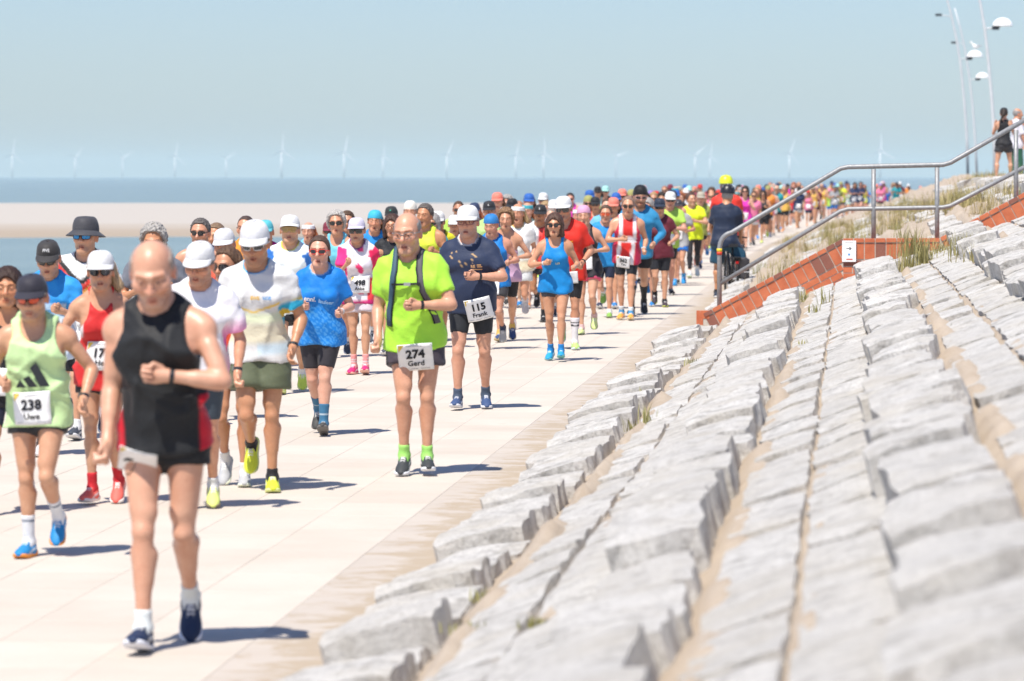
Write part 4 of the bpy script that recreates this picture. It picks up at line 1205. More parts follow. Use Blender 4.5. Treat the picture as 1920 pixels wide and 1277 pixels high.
def text_tris(s, size, bold=.0):
    """flat lettering as (verts2d, triangles), centred"""
    cu = bpy.data.curves.new('lettering', 'FONT'); cu.body = s; cu.size = size; cu.align_x = 'CENTER'; cu.align_y = 'CENTER'; cu.offset = bold; cu.resolution_u = 2
    o = bpy.data.objects.new('lettering', cu); COL.objects.link(o)
    dg = bpy.context.evaluated_depsgraph_get(); dg.update(); me = o.evaluated_get(dg).to_mesh()
    me.calc_loop_triangles()
    v = np.array([tuple(p.co)[:2] for p in me.vertices]) if len(me.vertices) else np.zeros((0, 2)); t = np.array([tuple(x.vertices) for x in me.loop_triangles], int).reshape(-1, 3)
    bpy.data.objects.remove(o); bpy.data.curves.remove(cu)
    return v, t
# ================================================================== building one person from a description
BLACK, WHITE = (.018, .018, .021), (.68, .68, .68)
PALE, PINK, TAN, BROWN = (.64, .395, .285), (.62, .35, .25), (.55, .30, .185), (.45, .235, .14)

def clothes(fig, sp, lod):
    """distance functions of top and bottom garment"""
    T = dict(kind='tee', ease=.016, flare=.026, hem=-.125, sleeve=.62, amp=.0125, neck='crew'); T.update(sp.get('top_', {}))
    Bt = dict(kind='loose', len=.20, ease=.012, amp=.005); Bt.update(sp.get('bot', {}))
    seed = sp.get('seed', 1)
    def shirt(p, wr=True):
        q = fig.to_torso(p); d = fig.torso(p, T['ease'], T['flare'])
        if T['kind'] in ('tee', 'long', 'polo'):
            for i in (0, 1):
                a = fig.arm[i]; e = T['ease']
                if T['kind'] == 'long':
                    P = np.array([a['sh'], a['el'], a['wr']])
                    sl = fig.boxed(p, lambda w: smax(fig.arm_d(w, i, .010, False), (w - a['wr'].astype(f32)) @ a['fd'].astype(f32) + .01, .006), P.min(0) - .08, P.max(0) + .08)
                else:
                    ln = .285 * T['sleeve']; end = a['sh'] + a['ud'] * (ln + .05)
                    sl = cone(p, a['sh'] - a['ud'] * .0, end, .060 * fig.limb + e * .5, .052 * fig.limb + e * .8)
                    sl = np.minimum(sl, sph(p, a['sh'] + a['ud'] * .03 + A(a['side'] * .008, 0, .0), .061 * fig.limb + e * .4))
                    sl = smax(sl, (p - a['sh'].astype(f32)) @ a['ud'].astype(f32) - ln, .006)
                d = smin(d, sl, .045)
        if wr and T['amp']: d = d - np.maximum(wrinkle(q, seed, T['amp']), -.005)
        lowm = (q[:, 2] < .09) & (q[:, 2] > T['hem'] - .06)
        if lowm.any(): d[lowm] = smin(d[lowm], shorts(p[lowm]) - .007, .02)
        hem = T['hem'] + .012 * np.sin(q[:, 0] * 17 + seed) + (.035 * np.cos(q[:, 0] * 9) - .02 if T.get('curved') else 0)
        d = smax(d, hem - q[:, 2], .008)
        if T['kind'] == 'singlet':
            n = T.get('narrow', 0)
            for sd in (-1, 1): d = smax(d, -ell(q, (sd * (fig.sw + .035 - .022 * n), .0, .455), (.082 + .008 * n, .19, .150 + .02 * n)), .008)
        if T['neck'] == 'crew': d = smax(d, -ell(q, (0, -.022, .575), (.078, .088, .085)), .006)
        elif T['neck'] == 'scoop': d = smax(d, -ell(q, (0, -.075, .56), (.085, .125, .135)), .008)
        elif T['neck'] == 'vee': d = smax(d, -ell(q, (0, -.05, .58), (.066, .10, .135)), .006)
        elif T['neck'] == 'high': d = smax(d, -ell(q, (0, -.010, .60), (.068, .075, .08)), .006)
        return d
    def shorts(p, wr=True):
        q = fig.to_torso(p); d = smax(fig.torso(p, .008), q[:, 2] - .075, .008); 
        L = Bt['len']
        for i in (0, 1):
            l = fig.leg[i]; hip = l['hip'].astype(f32); td = l['td'].astype(f32)
            if Bt['kind'] == 'tight':
                g = fig.leg_d(p, i, .007, L < .40)
            else:
                g = cone(p, l['hip'] + A(l['side'] * .004, 0, .0), l['hip'] + l['td'] * (L + .06), .088 * fig.limb + Bt['ease'], .086 * fig.limb + Bt['ease'] + .012)
            if L <= .42: g = smax(g, (p - hip) @ td - L, .006)
            else: g = smax(g, -((p - l['an'].astype(f32)) @ (-l['sd']).astype(f32)) + (.83 - L), .006)
            d = smin(d, g, .02 if Bt['kind'] == 'tight' else .03)
        if wr and Bt['amp'] and Bt['kind'] != 'tight': d = d - wrinkle(q, seed + 5, Bt['amp'])
        return d
    return shirt, shorts, T, Bt

def plate_on(fig, fn, cx, cz, w, h, rot=0., nu=9, nv=7, gap=.004, back=False, crease=1.0):
    """fit a gently curved plate to the clothing surface; returns map (u,v,extra) -> person coordinates"""
    U, V = np.meshgrid(np.linspace(-w / 2, w / 2, nu), np.linspace(-h / 2, h / 2, nv), indexing='ij')
    c, s = math.cos(rot), math.sin(rot); sg = -1 if back else 1
    def xz(u, v): return cx + u * c - v * s, cz + u * s + v * c
    x, z = xz(U.ravel(), V.ravel()); y = np.full(x.size, -.42 * sg)
    for _ in range(26):
        d = fn(fig.from_torso(np.stack([x, y, z], 1)).astype(f32)); y = y + np.clip(d, -.02, .12) * .8 * sg
        y = np.clip(y, -.42, .42)
    y = np.clip(y, *( (-.30, .02) if not back else (-.02, .30) ))
    M = lambda u, v: np.stack([np.ones_like(u), u, v, u * u, u * v], 1)
    k, *_ = np.linalg.lstsq(M(U.ravel(), V.ravel()), y, rcond=None)
    fit = M(U.ravel(), V.ravel()) @ k; k[0] += max(-.06, min(0, np.percentile((y - fit) * sg, 4))) * sg - gap * sg
    def f(u, v, e=0.):
        u = np.asarray(u, float); v = np.asarray(v, float); wv = .0035 * np.sin(u * 31 + cx * 90 + 1.5 * np.sin(v * 26)) + .0025 * np.sin(v * 38 + u * 22 + cz * 50)
        yy = M(u, v) @ k - e * sg + wv * crease; X, Z = xz(u, v)
        return fig.from_torso(np.stack([X, yy, Z], 1))
    return f
def plate_mesh(name, f, w, h, mat, nu=8, nv=7, e=0., th=.0015):
    U = np.linspace(-w / 2, w / 2, nu + 1); V = np.linspace(-h / 2, h / 2, nv + 1)
    P = f(*[g.ravel() for g in np.meshgrid(U, V, indexing='ij')], e); B_ = f(*[g.ravel() for g in np.meshgrid(U, V, indexing='ij')], e - th)
    m = nv + 1; n = len(P); Fc = []
    for i in range(nu):
        for j in range(nv):
            q = (i * m + j, (i + 1) * m + j, (i + 1) * m + j + 1, i * m + j + 1); Fc += [q, tuple(k + n for k in reversed(q))]
    rim = [i * m for i in range(nu)] + [nu * m + j for j in range(nv)] + [i * m + nv for i in range(nu, 0, -1)] + [j for j in range(nv, 0, -1)]
    for a, b in zip(rim, rim[1:] + rim[:1]): Fc.append((b, a, a + n, b + n))
    return mesh_np(name, np.concatenate([P, B_]), Fc, True, mat)

def add(name, me, parent, color=None, M=None):
    o = bpy.data.objects.new(name, me); link(o, parent)
    if color is not None: o.color = (*color[:3], 1)
    if M is not None: o.matrix_basis = M
    return o

def person(sp):
    sp.setdefault('seed', sum(map(ord, sp['label'])) % 997)
    rv = np.random.default_rng(sp['seed'])
    stride = sp['legs'][0][0] - sp['legs'][1][0]
    if 'twist' not in sp: sp['twist'] = (-1 if stride > 0 else 1) * rv.uniform(5, 14)
    if 'roll' not in sp: sp['roll'] = rv.uniform(-3.5, 3.5) if sp.get('lean', 7) else 0
    fig = Figure(sp.get('sex', 'm'), sp.get('girth', 1.0), sp.get('belly', 0.), sp['legs'], sp['arms'], sp.get('lean', 9), sp['twist'],
                 sp.get('head', (4, 0)), sp.get('hands', ('fist', 'fist')), sp.get('arm_scale', 1.0), sp.get('hop', 0.), sp.get('limb', 1.0), sp.get('abd', (-1.5, -1.5)), sp['roll'], sp['seed'])
    # ---- place: lowest foot on the photo's ground line, head top at the photo's head top
    low = min(fig.leg, key=lambda l: (l['an'] + l['RF'] @ A(0, -.08, -.08))[2])
    yf = low['an'][1] - .05
    z0 = sp.get('ground', 0.0)
    gp = pix_z(sp['x'], sp['fy'], z0) if 'Y' not in sp else pix_y(sp['x'], 640, sp['Y'])
    rot = rad(sp.get('turn', 0)); cr = math.cos(rot)
    s = 1.0; hat = .018 if sp.get('hat') and sp['hat'][0] in ('cap', 'softcap', 'bucket', 'helmet', 'beanie') else .004
    for _ in range(5):
        Yl = gp.y - s * yf * cr
        zt = pix_y(sp['x'], sp['top'], Yl + s * fig.HC[1] * cr).z - z0
        s = zt / (fig.top + hat); s = min(1.16, max(.84, s))
    X = pix_y(sp['x'], 640, Yl).x
    d = Yl
    h = min(.024, max(.0102, .0102 * (d / 16.5) ** .80)); hh = min(.015, max(.0050, .0050 * (d / 16.5) ** .85))
    if 'h' in sp: h, hh = sp['h']
    v, q = mesh_body(fig, h, hh)
    me = mesh_np('person', v, q, True, MATS['skin'])
    set_col(me, 'tint', face_tint(fig, v, sp.get('stubble', .22 if sp.get('sex', 'm') == 'm' else 0.), sp.get('brow', (.42, .34, .30)), sp.get('beard')))
    root = add('person', me, None, tuple(v * k for v, k in zip(sp.get('skin', TAN), (.97, .91, .80))))
    root.location = (X, Yl, z0); root.scale = (s, s, s); root.rotation_euler = (0, 0, rot)
    tag(root, sp['label'], 'person', sp.get('group', 'runners on the promenade'))
    shirt, shorts, T, Bt = clothes(fig, sp, h)
    fn_top = sp.get('paint') or (lambda q, t: np.tile(np.array(sp['top_']['col'], f32), (len(q), 1)))
    # ---- top
    lo, hi = fig.bounds(); c = fig.C
    lo_s = np.maximum(lo, c - A(.75, .6, .34)); hi_s = np.minimum(hi + A(.05, .05, 0), c + A(.75, .6, .66))
    v, q = surfnet(shirt, lo_s, hi_s, h)
    mt = mesh_np('shirt', v, q, True, MATS['print_cloth'])
    qt = fig.to_torso(v.astype(f32)); at = np.full(len(v), -1.0)
    for i in (0, 1):
        a = fig.arm[i]; r = v - a['sh']; t = r @ a['ud'] / .285; dist = np.linalg.norm(r - np.outer(np.clip(t, 0, 1) * .285, a['ud']), axis=1)
        inside = (np.abs(qt[:, 0]) > fig.sw - .035) & (t > -.1) & (dist < .12)
        at = np.where(inside, np.maximum(at, np.clip(t, 0.0, 1)), at)
    set_col(mt, 'col', np.clip(fn_top(qt, at), .004, .9))
    add(T.get('name', {'tee': 'running_shirt', 'singlet': 'running_vest', 'long': 'long_sleeved_shirt', 'polo': 'polo_shirt'}[T['kind']]), mt, root)
    # ---- bottom
    zmin = min(min(l['hip'] + l['td'] * (Bt['len'] + .05), key=lambda x: 0)[2] if False else (l['hip'] + l['td'] * (min(Bt['len'], .42) + .05))[2] for l in fig.leg)
    lob = np.array([c[0] - .34, c[1] - .46, zmin - .06]); hib = np.array([c[0] + .34, c[1] + .42, c[2] + .12])
    if Bt['len'] > .42: lob, hib = np.array([lo[0], lo[1], lo[2]]), np.array([hi[0], hi[1], c[2] + .12])
    v, q = surfnet(shorts, lob, hib, h); mb = mesh_np('shorts', v, q, True, MATS['print_cloth'])
    bp = sp.get('paint_bot')
    qb = fig.to_torso(v.astype(f32)); set_col(mb, 'col', np.clip(bp(qb, v, fig) if bp else np.tile(np.array(Bt['col'], f32), (len(v), 1)), .004, .9))
    add(Bt.get('name', 'running_shorts' if Bt['len'] < .45 else 'running_tights'), mb, root)
    # ---- shoes and socks
    su, ss = shared('shoe', .0068 if d < 40 else .011)
    shoe = sp.get('shoe', ((.05, .06, .08), WHITE)); shoes = shoe if isinstance(shoe[0][0], tuple) else (shoe, shoe)
    for i in (0, 1):
        o = add('shoe', su, root, shoes[i][0], fig.foot_M(i)); add('sole', ss, o, shoes[i][1])
        sk = sp.get('sock', (.06, WHITE))
        if sk:
            l = fig.leg[i]; an, ax = l['an'].astype(f32), (-l['sd']).astype(f32)
            def sock(p):
                t = (p - an) @ ax
                return smax(smax(fig.leg_d(p, i, .005), t - sk[0] - .01, .004), -.055 - t, .004)
            P = np.array([l['an'] - l['sd'] * (sk[0] + .03), l['an']])
            v, q = surfnet(sock, P.min(0) - .085, P.max(0) + .085, min(h, .012))
            if len(q):
                m = mesh_np('sock', v, q, True, MATS['print_cloth']); t = (v - l['an']) @ (-l['sd'])
                cc = np.tile(np.array(sk[1], f32), (len(v), 1))
                for z0_, z1_, c2 in (sk[2] if len(sk) > 2 else ()): cc[(t > z0_) & (t < z1_)] = c2
                set_col(m, 'col', cc); add('sock', m, root)
    # ---- head
    HM = fig.head_M(); hat = sp.get('hat'); hair = sp.get('hair'); eye = sp.get('eye')
    if hair: add('hair', shared('hair', hair[0]), root, hair[1], HM)
    if hat:
        ms = shared('cap', hat[0]); nm = {'cap': 'cap', 'softcap': 'cap', 'visor': 'sun_visor', 'band': 'headband', 'bandana': 'headscarf', 'beanie': 'cap', 'bucket': 'bucket_hat', 'helmet': 'cycle_helmet'}[hat[0]]
        o = add(nm, ms['crown'], root, hat[1], HM @ Matrix.Rotation(rad(sp.get('hat_tilt', 0)), 4, 'X'))
        for k, m in ms.items():
            if k != 'crown': add(k, m, o, hat[2] if len(hat) > 2 else hat[1])
        if len(hat) > 3:          # small badge or wording on the front of the crown
            vv, tt = text_tris(hat[3], .028, .001); ang = vv[:, 0] / .095
            z = vv[:, 1] + .094; r = np.interp(z, [.05, .08, .11, .14], [.110, .106, .090, .05])
            P = np.stack([r * .85 * np.sin(ang), .014 - r * np.cos(ang) - .004, z], 1)
            if len(tt): add('cap_badge', mesh_np('cap_badge', P, tt, False, MATS['print_ink']), o, hat[4])
    if eye:
        ms = shared('eye', eye[0]); o = add('sunglasses' if eye[0] != 'specs' else 'glasses', ms['frame'], root, eye[2], HM)
        if 'lens' in ms: add('lens', ms['lens'], o, eye[1])
    # ---- race bibs and prints
    both = lambda p: np.minimum(shirt(p), shorts(p))
    for b in sp.get('bib', ()):
        num, nm, cx, cz, rot_, w, hgt = b
        f = plate_on(fig, both, cx, cz, w, hgt, rad(rot_), gap=.006)
        o = add('race_bib', plate_mesh('race_bib', f, w, hgt, MATS['bib_paper']), root)
        for s_, sz, oy, bold, nm2 in ((num, hgt * .42, hgt * .10, .0032, 'bib_number'), (nm, hgt * .27, -hgt * .235, .0010, 'bib_name')):
            if s_:
                vv, tt = text_tris(s_, sz, bold)
                k = min(1, w * .9 / max(1e-3, np.ptp(vv[:, 0])))
                if len(tt): add(nm2, mesh_np(nm2, f(vv[:, 0] * k, vv[:, 1] + oy, .0055), tt, False, MATS['print_ink']), o, (.02, .02, .025))
        bars = [(-.20, .40, .40, .022), (-.42, -.44, .16, .02), (-.18, -.44, .22, .02), (.12, -.44, .26, .02)]      # small print, too fine to read
        bv = []; bf = []
        for x_, z_, l_, t_ in bars:
            o_ = len(bv); bv += [(x_ * w, z_ * hgt), ((x_ + l_) * w, z_ * hgt), ((x_ + l_) * w, (z_ + t_) * hgt), (x_ * w, (z_ + t_) * hgt)]; bf.append((o_, o_ + 1, o_ + 2, o_ + 3))
        bv = np.array(bv); add('bib_small_print', mesh_np('bib_small_print', f(bv[:, 0], bv[:, 1], .003), np.array(bf), False, MATS['print_ink']), o, (.42, .43, .46))
        for px_ in (-.46, .46):
            pv = np.array([[px_ * w + .004 * math.cos(k_ * .785), .45 * hgt + .004 * math.sin(k_ * .785)] for k_ in range(8)]); add('safety_pin', mesh_np('safety_pin', f(pv[:, 0], pv[:, 1], .004), [tuple(range(8))], False, MATS['print_ink']), o, (.25, .25, .26))
        vv = np.array([[-w * .47, hgt * .22], [-w * .30, hgt * .47], [-w * .47, hgt * .47]]); add('bib_corner', mesh_np('bib_corner', f(vv[:, 0], vv[:, 1], .0016), np.array([[0, 1, 2]]), False, MATS['print_ink']), o, (.75, .55, .10))
    for pr in sp.get('prints', ()):
        kind, data, cx, cz, w, hgt, rot_, col = pr
        f = plate_on(fig, lambda p: shirt(p, True), cx, cz, w, hgt, rad(rot_), nu=11, nv=7, gap=.006)
        if kind == 'text':
            vv, tt = text_tris(data, hgt, hgt * .03); k = min(1, w / max(1e-3, np.ptp(vv[:, 0]))); vv = vv * np.array([k, 1])
        else:
            vv = []; tt = []
            for poly in data:
                o_ = len(vv); vv += [(x * w, y * hgt) for x, y in poly]; tt += [(o_, o_ + i, o_ + i + 1) for i in range(1, len(poly) - 1)]
            vv = np.array(vv); tt = np.array(tt)
        if len(tt): add('shirt_lettering' if kind == 'text' else 'shirt_emblem', mesh_np('shirt_print', f(vv[:, 0], vv[:, 1]), tt, False, MATS['print_ink']), root, col)
    for i, c_ in sp.get('watch', ()):
        a = fig.arm[i]; b = MB(); p0 = Vector(a['wr'] - a['fd'] * .030); fd = Vector(a['fd'])
        r = .030 * sp.get('limb', 1.0) * (.9 if fig.sex == 'f' else 1)
        b.tube([p0 - fd * .010, p0 + fd * .010], r, 14); n = Vector(a['nn']); u = Vector(a['up'])
        Mx = Matrix((fd, u, n)).transposed(); b.box(p0 + n * r, (.034, .034, .012), Mx)
        b.obj('watch', plain('watch_black', BLACK, .35, .5) if c_ == 0 else plain('wrist_band', (.55, .56, .56), .5), root)
    sp['fig'], sp['obj'], sp['shirt_fn'], sp['scale'] = fig, root, shirt, s
    return root
# ================================================================== the runners, nearest first (R = photo left, L = photo right)
def solid(c): return np.array(c, f32)
def painter(base, *rules):
    """rules: (mask function(q, t), colour)"""
    def f(q, t):
        o = np.tile(solid(base), (len(q), 1))
        for m, c in rules:
            w = np.clip(m(q, t), 0, 1)[:, None]; o = o * (1 - w) + w * solid(c)
        return o
    return f
def band(v, a, b, s=.008): return np.clip((v - a) / s + .5, 0, 1) * np.clip((b - v) / s + .5, 0, 1)
sleeves = lambda q, t: np.clip((t + .05) * 20, 0, 1)
collar = lambda q, t: np.clip((.016 - ell(q.astype(f32), (0, -.022, .575), (.078, .088, .085))) / .006, 0, 1) * (t < .05)
sides = lambda q, t: np.clip((np.abs(q[:, 0]) - .135) / .012, 0, 1) * (t < 0)
front = lambda q: (q[:, 1] < 0)
LIME = hx('#b4f54a'); MINT = hx('#d6f7b4', .8); ROYAL = (.018, .20, .62); AZURE = (.02, .26, .66); NAVY = (.022, .035, .085); RED = (.62, .030, .022); CORAL = (.75, .10, .05); MAROON = (.13, .018, .032)
YEL = hx('#eaf735'); NEON = hx('#d8fb2e'); DGREY = (.05, .048, .055); LILAC = (.55, .46, .52); ORANGE = (.78, .28, .03); PINKC = (.80, .03, .20); HOT = (.80, .04, .42)
GREYH, DARKH, BROWNH, BLONDH, WHITEH = (.34, .33, .32), (.05, .038, .03), (.12, .07, .04), (.36, .24, .13), (.55, .54, .52)
RUN_A = ((24, 20, 8), (-12, 34, -40))          # photo-left foot ahead, both near the ground
RUN_B = ((-12, 34, -40), (24, 20, 8))
KICK_L = ((10, 16, 0), (4, 82, -66))          # photo-left stands, photo-right foot lifted behind
KICK_R = ((4, 82, -66), (10, 16, 0))
DRIVE_L = ((-4, 12, -8), (34, 62, -20))      # photo-right knee driven forward
DRIVE_R = ((34, 62, -20), (-4, 12, -8))
ELB = (-8, 24, 38, 18); LOW = (-6, 14, 12, -42); UPP = (2, 22, 40, 34); CROSS = (10, 24, 66, 8)
PEOPLE = []
def P(**k): PEOPLE.append(k); return k

P(label='bald man in black sleeveless top with red sides looking down, nearest runner', x=308, fy=1226, top=458, legs=((17, 14, 10), (0, 42, -50)), arms=((-4, 8, 8, -62), (14, 26, 74, 6)),
  hands=('fist', 'fist'), head=(24, 3), lean=9, girth=.99, limb=1.0, skin=(.66, .41, .32), hair=('sides', (.42, .33, .28)), brow=(.7, .6, .55), stubble=.3,
  top_=dict(kind='singlet', col=BLACK, neck='crew', ease=.015, hem=-.085, flare=.014), paint=painter((.016, .017, .019), (lambda q, t: np.clip((np.abs(q[:, 0]) - .154 - .10 * np.clip(q[:, 2] - .02, 0, .3)) / .01, 0, 1) * (q[:, 2] < .16), (.60, .012, .03))),
  bot=dict(kind='loose', len=.13, col=(.014, .014, .016)), shoe=((.016, .03, .075), (.72, .74, .80)), sock=(.075, (.70, .74, .73)), watch=((1, 0),), bib=(('', '', -.105, -.105, -14, .165, .125),))
P(label='man in mint green vest with three black stripes, bib 238, black cap', x=72, fy=1045, top=515, legs=((2, 10, 0), (18, 66, -40)), arms=((-10, 26, 30, -10), (-6, 34, 14, -48)),
  hands=('relax', 'relax'), head=(8, -2), skin=(.60, .365, .26), stubble=.3, hat=('cap', (.035, .033, .045)), hair=('under', GREYH), eye=('sun', (.75, .07, .01), (.08, .01, .01)),
  top_=dict(kind='singlet', col=MINT, neck='scoop', ease=.022, hem=-.10, curved=1), bot=dict(kind='loose', len=.14, col=(.03, .03, .034)), shoe=((.02, .22, .50), (.80, .30, .06)), sock=(.17, (.74, .75, .77), ((.135, .15, (.12, .15, .22)),)), watch=((1, 0),),
  prints=(('poly', [[(-.5, -.5), (-.18, -.5), (-.37, -.17)], [(-.10, -.5), (.17, -.5), (-.09, -.02), (-.27, -.14)], [(.23, -.5), (.5, -.5), (.12, .5), (-.06, .28)]], -.005, .235, .21, .155, 2, (.035, .04, .045)),), bib=(('238', 'Uwe', -.005, .025, 3, .235, .205),))
P(label='dark haired woman in black vest at the left edge behind the mint vest', x=14, fy=968, top=505, sex='f', legs=RUN_A, arms=(ELB, LOW), head=(2, 6), skin=TAN, hair=('bob', (.05, .028, .022)),
  top_=dict(kind='singlet', col=BLACK, neck='scoop'), bot=dict(kind='tight', len=.3, col=(.02, .025, .05)), shoe=((.72, .70, .70), (.75, .45, .42)), bib=(('2', '', .03, .05, 0, .22, .19),))
P(label='woman in red vest and white cap holding a blue bottle, bib 177', x=192, fy=946, top=470, sex='f', legs=((4, 8, 0), (10, 40, -30)), arms=((6, 34, 8, 6), (-10, 24, 38, 10)), hands=('fist', 'fist'), head=(2, 8), skin=(.60, .37, .265), limb=.94,
  hat=('cap', (.70, .70, .70)), hair=('loose', (.45, .33, .20)), eye=('round', (.012, .012, .018), (.02, .02, .02)), top_=dict(kind='singlet', col=RED, neck='scoop', narrow=1, ease=.013),
  paint=painter((.62, .03, .03), (lambda q, t: np.clip((np.abs(q[:, 0]) - .120) / .008, 0, 1) * (q[:, 2] > .24), (.78, .76, .76)), (lambda q, t: np.clip((-.010 + .47 - np.abs(q[:, 2] - .47)) * 0 + (q[:, 2] - .405 + 1.3 * np.abs(q[:, 0])) / .01, 0, 1) * (np.abs(q[:, 0]) < .095) * (q[:, 2] > .36) * (q[:, 1] < 0) * 0, WHITE)),
  bot=dict(kind='loose', len=.15, col=(.022, .022, .026)), shoe=((.74, .14, .11), (.80, .74, .70)), sock=(.11, (.55, .02, .03)), bib=(('177', 'Hei', .02, .115, 0, .215, .20),))
P(label='man in blue and light blue shirt with dark cap at far left', x=96, fy=856, top=452, legs=KICK_L, arms=(LOW, ELB), head=(16, 3), skin=(.57, .35, .25), hat=('cap', (.045, .042, .042), (.045, .042, .042), 'FFVE', (.5, .5, .5)), hair=('under', GREYH), eye=('sun', (.012, .012, .012), (.015, .015, .015)),
  top_=dict(kind='tee', col=AZURE), paint=painter((.03, .30, .72), (lambda q, t: band(q[:, 2], -.3, .335) * (t < 0), (.42, .60, .78)), (lambda q, t: band(q[:, 2], -.3, .22) * (t < 0), (.60, .70, .80)), (lambda q, t: band(q[:, 2], .262, .285) * (t < 0), (.10, .38, .74))),
  bot=dict(kind='loose', len=.22, col=BLACK), shoe=(((.70, .70, .72), (.8, .8, .8)), ((.03, .045, .09), (.55, .48, .40))), sock=(.06, BLACK))
P(label='man in dark bucket hat, blue mirrored sunglasses and black, red and gold striped jersey', x=166, fy=826, top=410, legs=RUN_A, arms=(ELB, LOW), head=(-2, -6), girth=1.1, skin=(.60, .37, .27), beard=(.9, .9, .88), hat=('bucket', (.06, .06, .068)), hair=('under', GREYH), eye=('sun', (.01, .28, .68), (.012, .012, .015)),
  top_=dict(kind='tee', col=WHITE), paint=painter((.74, .74, .73), (lambda q, t: band(q[:, 2] - .75 * np.abs(q[:, 0]), .325, .372) * (q[:, 1] < 0) , (.03, .03, .03)), (lambda q, t: band(q[:, 2] - .75 * np.abs(q[:, 0]), .275, .325) * (q[:, 1] < 0), (.62, .04, .03)), (lambda q, t: band(q[:, 2] - .75 * np.abs(q[:, 0]), .222, .275) * (q[:, 1] < 0), (.80, .38, .03)), (collar, (.03, .03, .03))),
  bot=dict(kind='loose', len=.24, col=BLACK), bib=(('26', '', .04, .10, 0, .22, .19),))
P(label='grey curly haired man half hidden behind the nearest runner', x=292, fy=806, top=424, legs=RUN_B, arms=(ELB, ELB), head=(10, 4), skin=TAN, hair=('curly', (.40, .39, .37)), eye=('specs', BLACK, (.05, .04, .04)), top_=dict(kind='tee', col=(.16, .17, .20)), bot=dict(kind='loose', len=.22, col=BLACK))
P(label='man in white cap and glasses with white shirt fading to pink sleeves', x=372, fy=952, top=455, legs=((6, 14, -4), (-4, 18, -24)), arms=(ELB, (-4, 20, -4, -66)), hands=('fist', 'fist'), head=(14, -7), girth=1.05, skin=PINK, stubble=.5, brow=(.75, .70, .66), hat=('cap', (.70, .70, .70)), hair=('under', GREYH), eye=('specs', BLACK, (.28, .17, .13)),
  top_=dict(kind='tee', col=WHITE, sleeve=.78), paint=lambda q, t: (lambda w: np.tile(solid((.78, .76, .79)), (len(q), 1)) * (1 - w) + w * solid((.80, .10, .42)))(np.clip(np.maximum((t - .42) / .5, (.12 - q[:, 2]) / .22 * (np.abs(q[:, 0]) > .10)), 0, 1)[:, None]),
  bot=dict(kind='tight', len=.34, col=(.045, .062, .082)), shoe=((.62, .70, .20), (.20, .17, .12)), sock=(.06, WHITE), watch=((1, 0),))
P(label='brown haired woman in sunglasses and orange red shirt beside the white capped man', x=438, fy=912, top=466, sex='f', legs=((20, 58, -46), (6, 12, 0)), arms=(ELB, (-14, 34, 44, -4)), head=(2, -24), skin=(.54, .30, .20), hair=('long', (.13, .075, .045)), eye=('sun', BLACK, BLACK), top_=dict(kind='tee', col=CORAL, sleeve=.72), bot=dict(kind='loose', len=.17, col=(.02, .02, .024)), shoe=((.42, .43, .45), (.72, .76, .62)), sock=(.08, WHITE))
P(label='man in white cap, white print shirt and olive green shorts', x=487, fy=922, top=415, legs=((14, 74, -58), (4, 10, 0)), arms=(LOW, (-6, 20, 6, -50)), hands=('fist', 'relax'), head=(12, 0), lean=9, girth=.95, skin=(.55, .31, .20), brow=(.6, .5, .45), hat=('cap', (.70, .70, .71)), hair=('under', (.2, .17, .14)), eye=('sun', (.03, .03, .035), (.78, .77, .74)),
  top_=dict(kind='tee', col=WHITE, sleeve=.72, ease=.013, hem=-.075), paint=painter((.69, .69, .68), (lambda q, t: band(q[:, 2], .18, .25, .03) * (t < 0) * .8, (.66, .72, .45)), (lambda q, t: band(q[:, 2], .05, .18, .04) * (t < 0) * .65, (.74, .66, .40)), (lambda q, t: band(q[:, 2], -.02, .05, .03) * (q[:, 0] > 0) * (t < 0) * .6, (.42, .62, .74)), (lambda q, t: band(q[:, 2] - .35 * q[:, 0] * np.sign(q[:, 0]), .245, .262, .006) * (t < 0), (.80, .55, .12)), (lambda q, t: np.clip((t - .45) * 12, 0, 1), (.03, .40, .62)), (lambda q, t: np.clip((t - .45) * 12, 0, 1) * band(np.sin(q[:, 2] * 60), .2, 2), (.76, .52, .06)), (collar, (.02, .34, .68))),
  prints=(('text', 'EWE', .02, .350, .07, .030, 0, (.72, .42, .04)), ('text', 'NOR', .100, .350, .055, .030, 0, (.06, .30, .66))),
  bot=dict(kind='loose', len=.25, col=(.115, .135, .080), ease=.026), shoe=((.62, .70, .05), (.70, .76, .30)), sock=(.055, BLACK), watch=((1, 0),))
P(label='woman in blue printed shirt, red framed sunglasses and black cycling shorts', x=601, fy=818, top=444, sex='f', girth=1.18, belly=.02, limb=1.12, abd=(-2, -5), legs=((-2, 44, -44), (14, 12, 18)), arms=((-2, 22, 34, 4), (-4, 24, 20, -10)), hands=('relax', 'relax'), head=(0, -1), skin=(.68, .42, .345), hair=('pony', (.10, .062, .045)), eye=('sun', (.02, .02, .025), (.70, .06, .04)),
  top_=dict(kind='tee', col=ROYAL, sleeve=.70, ease=.012), paint=painter((.008, .19, .60), (lambda q, t: (np.sin(q[:, 0] * 260) * np.sin(q[:, 2] * 260) > .2) * band(q[:, 2], -.2, .24, .1) * .5, (.12, .42, .78)), (collar, (.35, .52, .70))),
  prints=(('text', 'ennl.', -.075, .298, .12, .055, -9, (.76, .76, .76)), ('text', 'laufeer', .065, .270, .16, .048, -10, (.30, .52, .78))), bot=dict(kind='tight', len=.33, col=(.035, .032, .038)), shoe=((.06, .06, .058), (.17, .16, .15)), sock=(.17, (.045, .16, .28), ((.085, .092, (.5, .58, .62)),)), watch=((1, 1),))
